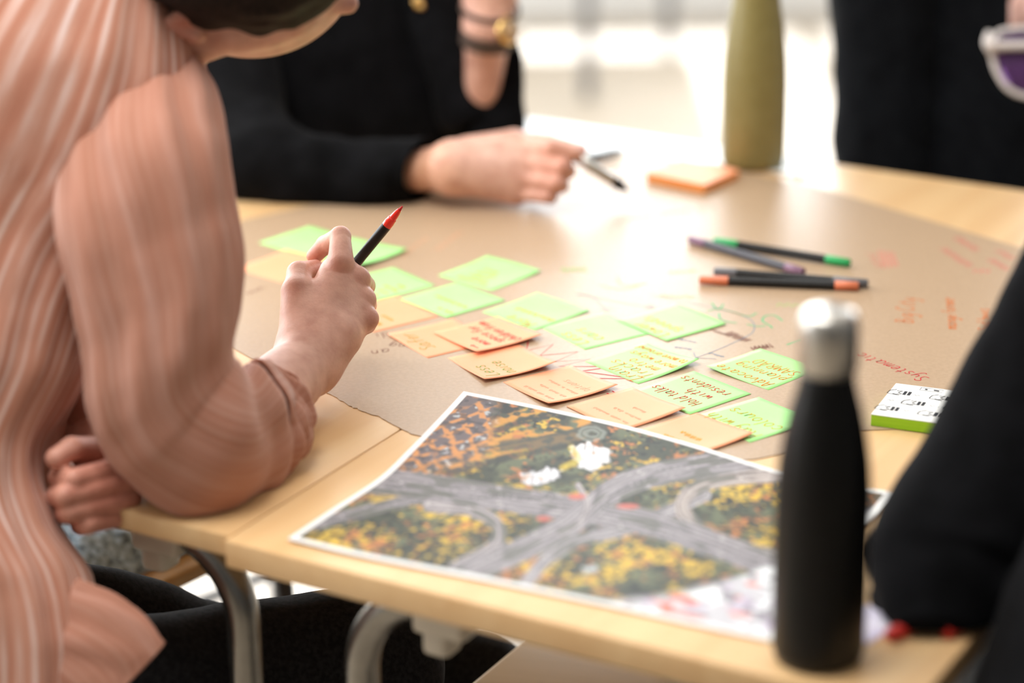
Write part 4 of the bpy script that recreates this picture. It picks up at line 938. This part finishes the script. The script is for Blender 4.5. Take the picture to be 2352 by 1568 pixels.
WL2 = at(1121, 62, 2.885); EL2 = at(1098, 310, 2.965); HL2 = at(1128, -60, 2.88)
base = [cap_(at(720, 500, 3.10), at(720, -180, 3.05), .07, .08), cap_(at(480, -120, 3.04), at(960, -110, 3.04), .045), cap_(at(490, -80, 3.0), at(525, 190, 2.93), .026), cap_(at(525, 190, 2.93), E2, .026), cap_(E2, at(880, 394, 2.785), .022, .0205), cap_(at(880, 394, 2.785), W2, .0205, .0255), cap_(at(985, -60, 3.02), EL2 + np.array([-.01, .05, .01]), .022, .018), cap_(EL2, WL2, .015, .0275), cap_(WL2, HL2, .028, .036), cap_(HL2, at(1110, -130, 2.90), .036, .028),
        cap_(W2, I2, .027, .0155), cap_(W2, M2, .027, .0165), cap_(W2, R_2, .026, .0155), cap_(W2, K2, .025, .0145), cap_(at(725, -190, 3.04), at(725, -300, 3.02), .05), ('e', at(725, -430, 3.0), (.075, .095, .11), None), cap_(at(1075, 350, 2.755), at(1180, 322, 2.775), .018, .012)]
fingers = [chain([I2, at(1268, 340, 2.70), at(1322, 352, 2.70)], [.0115, .0098, .0078]), chain([M2, at(1290, 385, 2.69), at(1305, 392, 2.715), at(1262, 398, 2.735)], [.0112, .0098, .009, .008]), chain([R_2, at(1278, 420, 2.69), at(1290, 426, 2.715), at(1245, 428, 2.735)], [.0105, .0092, .0085, .0075]), chain([K2, at(1258, 450, 2.70), at(1264, 452, 2.72), at(1225, 450, 2.738)], [.0098, .0085, .008, .007]),
           chain([at(1180, 322, 2.775), at(1262, 328, 2.765), at(1332, 346, 2.725)], [.0115, .0105, .0085])]
for k_ in range(4):
    x_ = 1095 + 22 * k_; fingers.append(chain([at(x_, -120, 2.885), at(x_ - 4, -190, 2.895), at(x_ - 12, -205, 2.93), at(x_ - 14, -165, 2.945)], [.0108, .0096, .0088, .0078]))
fingers.append(chain([at(1095, -90, 2.89), at(1070, -135, 2.90), at(1066, -185, 2.91)], [.0125, .0105, .0088]))
red2 = [(at(1275, 385, 2.69), .06, .7, (.60, .25, .17)), (at(1330, 346, 2.72), .02, .8, (.72, .42, .38)), (at(980, 390, 2.73), .05, .6, (.66, .35, .19)), (at(1130, 385, 2.71), .05, .5, (.70, .46, .38))]
figure_mesh('body', base, fingers, .0036, skin, p2, red=red2)
hv, hf = ell(at(725, -460, 3.03), (.085, .1, .115), None, 32, 20); mk('hair', hv, hf, hair_m, p2)
# trousers of the far person, seated
for sx in (-1, 1):
    h0 = at(720 + sx * 130, 640, 3.17); kx = h0 + np.array([-.36, .10, .0]); s = np.array([.015, .07, 0])
    lr = [(h0 - s, h0 + s, .9), (h0 * .5 + kx * .5 - s, h0 * .5 + kx * .5 + s, .85), (kx - s * .85, kx + s * .85, .8), (kx + np.array([.03, -.04, -.06]) - s * .8, kx + np.array([.03, -.04, -.06]) + s * .8, .9), (np.array([kx[0], kx[1] - .04, .07]) - s * .6, np.array([kx[0], kx[1] - .04, .07]) + s * .6, .9)]
    V, Fc, uv = loft(lr, 32, 5, None, cap0=.02, open1=True); mk('trouser_leg', V, Fc, black_denim, p2, True, uv); shoe(p2, [kx[0] + .02, kx[1] - .06], (.4, -.9))
# band, watch, pendant
leather = mat('brown leather strap', (.055, .032, .022), (.075, .045, .032), .6, (60, 60, 60)); gold = mat('gold metal', (.75, .48, .17), (.82, .55, .22), .3, (60, 60, 60), metal=1.0)
def ring_on(c, ax, r, wd, th, sq=1.0):
    return lathe([(r, -wd / 2), (r + th, -wd / 2), (r + th, wd / 2), (r, wd / 2)], c, 36, ax)
def band(name, label, cat, c, ax, r, wd, th, m):
    ax = np.array(ax) / np.linalg.norm(ax); a = np.cross(ax, [.3, .9, .1]); a /= np.linalg.norm(a); b = np.cross(ax, a)
    n = 40; V = []; Fc = []
    for k in range(n):
        q = 2 * math.pi * k / n; e = a * math.cos(q) + b * math.sin(q)
        for rr_, x in ((r, -wd / 2), (r + th, -wd / 2), (r + th, wd / 2), (r, wd / 2)): V.append(c + e * rr_ + ax * x)
    for k in range(n):
        for j in range(4):
            k2 = (k + 1) % n; Fc.append((k * 4 + j, k * 4 + (j + 1) % 4, k2 * 4 + (j + 1) % 4, k2 * 4 + j))
    if label is None: return V, Fc
    o = mk(name, V, Fc, m, None, True); tag(o, label, cat); return autosmooth(o, 40)
axw = WL2 - EL2
band('bracelet', 'thin brown leather bracelet above the watch on the propped wrist', 'bracelet', at(1126, 20, 2.882), axw, .0335, .006, .003, leather)
wc = at(1120, 84, 2.888); t = thing('wristwatch', 'gold wristwatch on a brown leather strap on the propped wrist', 'watch', list(wc))
V, Fc = band('s', None, None, wc, axw, .0300, .017, .0025, leather); autosmooth(mk('strap', V, Fc, leather, t), 40)
cd = at(1166, 70, 2.865); dd = _R * .75 - _F * .65; mk('case', *lathe([(0, 0), (.0165, 0), (.0175, .002), (.0175, .006), (.015, .0085), (0, .0085)], cd - dd / np.linalg.norm(dd) * .004, 32, dd), gold, t)
mk('dial', *lathe([(0, .0086), (.0145, .0086), (.0145, .0092), (0, .0092)], cd - dd / np.linalg.norm(dd) * .004, 32, dd), mat('tan watch dial', (.42, .26, .12), (.48, .30, .15), .4, (40, 40, 40)), t)
band('bracelet', 'thin brown hair band around the wrist resting on the table', 'bracelet', at(1058, 385, 2.735), M2 - W2, .0312, .004, .0014, leather)
t = thing('necklace', 'gold pendant on a fine chain in front of the black sweater', 'necklace', list(at(960, 5, 2.925)))
mk('pendant', *join([ell(at(960, 6, 2.925), (.0065, .003, .008), None, 16, 10), ell(at(957, -8, 2.925), (.003, .003, .003), None, 10, 8), ell(at(968, 15, 2.925), (.004, .0025, .004), None, 10, 8)]), gold, t)
mk('chain', *tube([at(880, -200, 2.96), at(930, -90, 2.93), at(957, -8, 2.925), at(975, -90, 2.93), at(985, -200, 2.96)], .0009, 8, 6), gold, t)
# silver pen in the far hand
a = at(1446, 440, 2.74); e = at(1318, 356, 2.705); d = e - a; L = np.linalg.norm(d); d /= L
t = thing('ballpoint_pen', 'silver pen with a black grip held in the far hand', 'pen', list(a))
mk('tip', *lathe([(0, 0), (.0012, .001), (.0040, .009), (.0062, .014), (.0062, .026), (0, .026)], a, 18, d), pen_black, t)
mk('barrel', *lathe([(0, .026), (.0062, .026), (.0066, .03), (.0060, L - .004), (0, L - .004)], a, 18, d), steel, t)
mk('cap', *lathe([(0, L - .004), (.0048, L - .004), (.0048, L + .008), (.003, L + .011), (0, L + .011)], a, 18, d), pen_black, t)

# ================================================================== standing person in black trousers
p3 = thing('person', 'person standing behind the right table in black trousers, holding white framed sunglasses', 'person', [*at(2130, 300, 3.15)[:2], 0.0])
crease = lambda t, th: .004 * np.exp(-((th - 1.3) / .22) ** 2)
for k, L_ in enumerate(([(1880, -300, 2180, -300), (1896, -80, 2165, -80), (1902, 0, 2160, 0), (1916, 150, 2150, 150), (1908, 300, 2140, 300), (1920, 460, 2135, 460), (1945, 900, 2095, 900), (1960, 1440, 2085, 1440)],
             [(2090, -300, 2490, -300), (2100, -80, 2470, -80), (2105, 0, 2460, 0), (2110, 150, 2450, 150), (2100, 300, 2440, 300), (2105, 460, 2420, 460), (2150, 900, 2330, 900), (2170, 1440, 2310, 1440)])):
    rg = [R2(*q, 3.10 + .06 * i / 7 + (0 if k == 0 else .02), .85) for i, q in enumerate(L_)]
    V, Fc, uv = loft(rg, 48, 7, folds(31 + k, .004, extra=crease), cap0=.03, open1=True); V[:, 2] = np.maximum(V[:, 2], .04)
    mk('trouser_leg', V, Fc, black_trouser, p3, True, uv); b = at((L_[-1][0] + L_[-1][2]) / 2, 1440, 3.16); shoe(p3, b[:2], (-.3, -.95))
rg = [R2(1830, -1500, 2520, -1500, 3.1, .5), R2(1780, -1350, 2560, -1350, 3.1, .5), R2(1860, -1000, 2500, -1000, 3.1, .55), R2(1880, -600, 2480, -600, 3.1, .6), R2(1870, -260, 2485, -260, 3.1, .6)]
V, Fc, uv = loft(rg, 56, 6, folds(33, .004), cap0=.04, open1=True); mk('sweater', V, Fc, black_cloth, p3, True, uv)
ha = at(2400, -90, 3.0)
base = [cap_(at(2170, -300, 3.12), at(2170, -1400, 3.12), .08, .09), cap_(at(1900, -1380, 3.1), at(2450, -1380, 3.1), .05), cap_(at(2170, -1450, 3.1), at(2170, -1620, 3.1), .05), ('e', at(2170, -1800, 3.08), (.075, .095, .115), None), cap_(at(2470, -1350, 3.1), at(2600, -700, 3.12), .045, .036), cap_(at(2600, -700, 3.12), at(2460, -240, 3.02), .034, .026), cap_(at(2460, -240, 3.02), ha, .026, .024), cap_(ha, at(2375, -40, 2.99), .024, .018), cap_(at(2460, -240, 3.02), at(2420, -40, 2.99), .025, .018)]
fingers = [chain([at(2372, -45, 2.985), at(2338, 10, 2.975), at(2334, 55, 2.985)], [.011, .0095, .008]), chain([at(2392, -40, 2.98), at(2368, 25, 2.97), at(2366, 62, 2.985)], [.011, .0095, .008]), chain([at(2412, -40, 2.985), at(2398, 30, 2.975), at(2396, 62, 2.985)], [.011, .0095, .008]), chain([at(2432, -45, 2.99), at(2425, 20, 2.98), at(2424, 55, 2.99)], [.010, .0085, .0075]), chain([at(2390, -80, 3.01), at(2350, -20, 3.02), at(2345, 40, 3.01)], [.013, .011, .009])]
figure_mesh('body', base, fingers, .0045, skin, p3, red=[(at(2340, 20, 2.98), .06, .6, (.78, .56, .54))])
hv, hf = ell(at(2170, -1850, 3.12), (.085, .1, .12), None, 32, 20); mk('hair', hv, hf, hair_m, p3)
sv = [R2(2390, -1400, 2540, -1300, 3.1, .8), R2(2490, -1000, 2650, -980, 3.12, .8), R2(2530, -700, 2660, -640, 3.12, .85), R2(2450, -430, 2590, -390, 3.07, .85), R2(2420, -280, 2530, -250, 3.03, .85)]
V, Fc, uv = loft(sv, 40, 6, folds(35, .004), cap0=.04, open1=True); mk('sleeve', V, Fc, black_cloth, p3, True, uv)
sv = [R2(1800, -1300, 1950, -1400, 3.1, .8), R2(1720, -1000, 1870, -980, 3.13, .8), R2(1710, -700, 1850, -660, 3.16, .85), R2(1760, -400, 1880, -380, 3.18, .85)]
V, Fc, uv = loft(sv, 40, 6, folds(36, .004), cap0=.04, cap1=.03); mk('sleeve', V, Fc, black_cloth, p3, True, uv)
# sunglasses
sg = thing('sunglasses', 'folded sunglasses with white frame and purple lenses dangling from a hand', 'sunglasses', list(at(2350, 130, 2.93)))
wf = mat('white acetate frame', (.74, .68, .66), (.80, .75, .73), .3, (30, 30, 30)); lens_m, n_, l_, p_ = new_mat('purple tinted lens')
p_.inputs['Base Color'].default_value = (.17, .075, .24, 1); p_.inputs['Roughness'].default_value = .08; p_.inputs['Transmission Weight'].default_value = .5; p_.inputs['IOR'].default_value = 1.2
for pts, dp in (([(2276, 118), (2290, 165), (2318, 205), (2365, 222), (2420, 205), (2440, 160), (2440, 118), (2360, 108)], 2.93), ([(2283, 88), (2300, 72), (2345, 66), (2400, 66), (2430, 84), (2430, 98), (2360, 100), (2290, 100)], 2.945)):
    P = [at(x, y, dp) for x, y in pts]; Pc = crom(np.array(P + P[:2]), 5)[:-5]
    mk('rim', *tube(list(Pc) + [Pc[0], Pc[1]], .0036, 10), wf, sg)
    c = sum(P) / len(P); Pn = list(crom(np.array(P + P[:1]), 5)[:-1]); n = len(Pn)
    Vl = np.array(Pn + [c] + [p + _F * .0016 for p in Pn] + [c + _F * .0016]); Fl = [(k, (k + 1) % n, n) for k in range(n)] + [(n + 1 + k, 2 * n + 1, n + 1 + (k + 1) % n) for k in range(n)] + [(k, n + 1 + k, n + 1 + (k + 1) % n, (k + 1) % n) for k in range(n)]
    mk('lens', Vl, Fl, lens_m, sg)
mk('temple', *tube([at(2266, 100, 2.92), at(2300, 105, 2.918), at(2360, 104, 2.918), at(2450, 100, 2.92), at(2530, 100, 2.92)], .0048, 10, 3), wf, sg)
mk('hinge', *tube([at(2272, 75, 2.925), at(2266, 100, 2.92), at(2280, 125, 2.925)], .0045, 10, 3), wf, sg)

# ================================================================== person in black at the right
p4 = thing('person', 'person in a black sweater at the right, elbow propped near the black bottle', 'person', [.50, 1.60, 0.0])
sl = [R2(2420, 420, 2740, 560, 1.86, .7), R2(2330, 620, 2680, 780, 1.85, .7), R2(2225, 815, 2600, 950, 1.835, .7), R2(2125, 1000, 2540, 1120, 1.82, .72), R2(2048, 1115, 2490, 1270, 1.81, .72), R2(1998, 1225, 2440, 1400, 1.795, .7), R2(2000, 1330, 2380, 1440, 1.775, .65), R2(2045, 1430, 2250, 1456, 1.75, .6)]
V, Fc, uv = loft(sl, 64, 7, folds(41, .003), cap0=.03, cap1=.012); V[:, 2] = np.maximum(V[:, 2], TZ + .0065)
mk('sleeve', V, Fc, black_cloth, p4, True, uv)
fa = [R2(2070, 1290, 2050, 1425, 1.79, .8), R2(2250, 1260, 2240, 1440, 1.77, .8), R2(2420, 1270, 2420, 1440, 1.77, .8), R2(2600, 1300, 2600, 1436, 1.78, .8)]
V, Fc, uv = loft(fa, 48, 6, folds(42, .003), cap0=.02, open1=True); V[:, 2] = np.maximum(V[:, 2], TZ + .002); mk('sleeve', V, Fc, black_cloth, p4, True, uv)
T4 = np.array([.60, 1.74, 0]); H4 = np.array([.425, 1.485, 0])
def ringw(c, hw, br, ax): ax = np.array(ax, float); return (np.array(c) - ax * hw, np.array(c) + ax * hw, br)
AX = np.array([.45, .89, 0]); AX /= np.linalg.norm(AX)
rg = [ringw(T4 + (H4 - T4) * np.clip((1.05 - z) / .4, 0, 1) + [0, 0, z], hw, br, AX) for z, hw, br in ((1.14, .06, .9), (1.10, .13, .65), (1.03, .18, .6), (.92, .18, .62), (.78, .165, .68), (.64, .165, .75), (.47, .17, .8))]
V, Fc, uv = loft(rg, 48, 6, folds(43, .004), cap0=.02, open1=True); mk('sweater', V, Fc, black_cloth, p4, True, uv)
E4 = at(2200, 1330, 1.80); S4 = at(2590, 520, 1.86); W4 = at(2640, 1375, 1.79)
base = [cap_(H4 + [0, 0, .55], T4 + [0, 0, 1.0], .07, .08), cap_(T4 + [0, 0, 1.04] - AX * .1, T4 + [0, 0, 1.04] + AX * .1, .04), cap_(T4 + [0, 0, 1.03] - AX * .1, S4, .035), cap_(S4, E4, .034, .03), cap_(E4, W4, .028, .023), cap_(T4 + [0, 0, 1.04], T4 + [-.03, 0, 1.22], .05), ('e', T4 + [-.04, .0, 1.34], (.09, .075, .115), None), cap_(W4, W4 + np.array([.06, 0, 0]), .022, .02)]
fg = [chain([W4 + np.array([.06, dy, 0]), W4 + np.array([.10, dy * 1.1, .002]), W4 + np.array([.125, dy * 1.1, -.008])], [.0095, .0088, .0075]) for dy in (-.024, -.008, .008, .024)] + [chain([W4 + np.array([.02, -.022, 0]), W4 + np.array([.06, -.04, 0]), W4 + np.array([.085, -.035, -.004])], [.012, .0105, .0085])]
figure_mesh('body', base, fg, .0045, skin, p4)
hv, hf = ell(T4 + [-.03, .0, 1.38], (.1, .085, .115), None, 32, 20); mk('hair', hv, hf, hair_m, p4)
for s_n in (-1, 1):
    h0 = H4 + AX * .09 * s_n + [0, 0, .49]
    kx = h0 + np.array([-.02 if s_n < 0 else .10, -.34, .02]); s = np.array([.07, 0, 0])
    lr = [(h0 - s, h0 + s, .9), ((h0 + kx) / 2 - s, (h0 + kx) / 2 + s, .85), (kx - s * .85, kx + s * .85, .8), (kx + np.array([0, -.04, -.07]) - s * .8, kx + np.array([0, -.04, -.07]) + s * .8, .9), (np.array([kx[0], kx[1] - .04, .07]) - s * .6, np.array([kx[0], kx[1] - .04, .07]) + s * .6, .9)]
    V, Fc, uv = loft(lr, 32, 5, None, cap0=.02, open1=True); mk('trouser_leg', V, Fc, black_denim, p4, True, uv); shoe(p4, [kx[0], kx[1] - .06], (-.1, -.9))

# ------------------------------------------------------------------ chair under the far table with a fleece on its seat
zs = -.285
A_ = on(375, 1337, zs); B_ = on(500, 1277, zs); dAB = (B_ - A_) / np.linalg.norm(B_ - A_); nl = np.array([-dAB[1], dAB[0], 0])
cs = (A_ + B_) / 2 + nl * .20
ch = thing('chair', 'plywood chair under the table with a grey fleece on its seat', 'chair', [cs[0], cs[1], 0.0])
ply = wood_mat('honey plywood', (.36, .19, .055), (.44, .25, .08), .4, .3)
mk('seat', *box(cs + Z * -.009, dAB * .19, nl * .20, Z * .009, .006), ply, ch)
dark_tube = mat('dark metal tube', (.03, .03, .032), (.045, .045, .048), .4, (30, 30, 30))
for sa in (-1, 1):
    for sb in (-1, 1):
        tp = cs + dAB * .16 * sa + nl * .17 * sb + Z * -.02; mk('leg', *tube([tp, [tp[0] + dAB[0] * .03 * sa, tp[1] + dAB[1] * .03 * sa, .003]], .011, 12), dark_tube, ch)
for sb in (-1, 1):
    q0 = cs + dAB * -.175 + nl * .17 * sb; q1 = cs + dAB * .175 + nl * .17 * sb
    mk('stretcher', *tube([[q0[0], q0[1], .16], [q1[0], q1[1], .16]], .008, 10), dark_tube, ch)
bk0 = cs + nl * .20
for sa in (-1, 1): mk('back_post', *tube([bk0 + dAB * .16 * sa + Z * -.02, bk0 + dAB * .16 * sa + nl * .05 + Z * .16, bk0 + dAB * .16 * sa + nl * .09 + Z * .24], .011, 12, 3), dark_tube, ch)
fl = mat('grey fleece', (.05, .07, .09), (.50, .66, .82), .95, (130, 130, 130), bump=1.0, bscale=180, sheen=.3, detail=6, lo=.33, hi=.58)
fx, fy = np.meshgrid(np.linspace(-1, 1, 50), np.linspace(-1, 1, 50)); fx, fy = fx.ravel(), fy.ravel()
fc = cs - dAB * .06 + nl * .01
top = np.array([fc + dAB * .13 * x + nl * .18 * y for x, y in zip(fx, fy)]); hh = (1 - np.maximum(np.abs(fx), np.abs(fy)) ** 6) * .045
top[:, 2] += hh + .004 + .012 * noise3(top * 40) * (hh > .01) + .010 * noise3(top * 110) * (hh > .01)
n = 50; V = np.concatenate([top, np.column_stack([top[:, :2], np.full(n * n, fc[2] + .001)])]); Fc = []
for i in range(n - 1):
    for k in range(n - 1): a = i * n + k; Fc += [(a, a + 1, a + n + 1, a + n), (a + n * n, a + n * n + n, a + n * n + n + 1, a + n * n + 1)]
bd = [k for k in range(n)] + [i * n + n - 1 for i in range(1, n)] + [n * (n - 1) + k for k in range(n - 2, -1, -1)] + [i * n for i in range(n - 2, 0, -1)]
for a, b in zip(bd, bd[1:] + bd[:1]): Fc.append((a, n * n + a, n * n + b, b))
tag(mk('fleece_jacket', V, Fc, fl), 'speckled grey fleece lying on the plywood chair seat', 'jacket')
# dark metal chair frame further back on the sunlit floor
g0 = on(635, 1312, -.62); g1 = on(478, 1373, -.62); dg_ = (g1 - g0) / np.linalg.norm(g1 - g0); ng = np.array([dg_[1], -dg_[0], 0])
if ng[1] < 0: ng = -ng
cf = g0 + dg_ * .15 + ng * .15
st = thing('stool', 'dark metal stool frame standing on the bright floor behind the black trousers', 'stool', [cf[0], cf[1], 0.0])
for i_, (a_, b_) in enumerate(((0, 0), (.30, 0), (.30, .30), (0, .30))):
    q0 = g0 + dg_ * a_ + ng * b_; mk('leg', *tube([[q0[0], q0[1], .002], [q0[0], q0[1], .42]], .011, 12), dark_tube, st)
for a0, b0, a1, b1 in ((0, 0, .3, 0), (.3, 0, .3, .3), (.3, .3, 0, .3), (0, .3, 0, 0)):
    q0 = g0 + dg_ * a0 + ng * b0; q1 = g0 + dg_ * a1 + ng * b1; mk('stretcher', *tube([[q0[0], q0[1], TZ - .62], [q1[0], q1[1], TZ - .62]], .009, 10), dark_tube, st)
mk('seat', *box([cf[0], cf[1], .43], dg_ * .16, ng * .16, Z * .012, .006), dark_tube, st)

# desk with grey legs far back in the room
def fl_(px, py): return on(px, py, -TZ)
dk0 = fl_(1350, 225); dk1 = fl_(1535, 118)
dkt = thing('desk', 'grey legged desk standing far back by the windows', 'desk', [(dk0[0] + dk1[0]) / 2, (dk0[1] + dk1[1]) / 2 + .2, 0.0])
leg_m = mat('grey desk leg', (.16, .165, .18), (.20, .205, .22), .5, (20, 20, 20))
for q in (dk0, dk1, dk0 + np.array([-.75, .65, 0]), dk1 + np.array([-.75, .65, 0])):
    mk('leg', *box([q[0], q[1], .352], X * .016, Y * .016, Z * .35, .004), leg_m, dkt)
dc = (dk0 + dk1) / 2 + np.array([-.375, .325, 0])
mk('desktop', *box([dc[0], dc[1], .714], X * .55, Y * .85, Z * .012, .004), wall_m, dkt)

# added chair: its seat stands in for the shaded floor under the right table
cs2 = np.array([.165, 2.08, TZ - .285]); ch2 = thing('chair', 'plywood chair added under the table right of the dark trouser legs, its seat standing in for shaded floor', 'chair', [cs2[0], cs2[1], 0.0])
ply_shade = wood_mat('plywood for shaded floor', (.50, .36, .20), (.58, .43, .26), .4, .3)
mk('seat', *box(cs2 + Z * -.009, UD * .155, ND * .17, Z * .009, .006), ply_shade, ch2)
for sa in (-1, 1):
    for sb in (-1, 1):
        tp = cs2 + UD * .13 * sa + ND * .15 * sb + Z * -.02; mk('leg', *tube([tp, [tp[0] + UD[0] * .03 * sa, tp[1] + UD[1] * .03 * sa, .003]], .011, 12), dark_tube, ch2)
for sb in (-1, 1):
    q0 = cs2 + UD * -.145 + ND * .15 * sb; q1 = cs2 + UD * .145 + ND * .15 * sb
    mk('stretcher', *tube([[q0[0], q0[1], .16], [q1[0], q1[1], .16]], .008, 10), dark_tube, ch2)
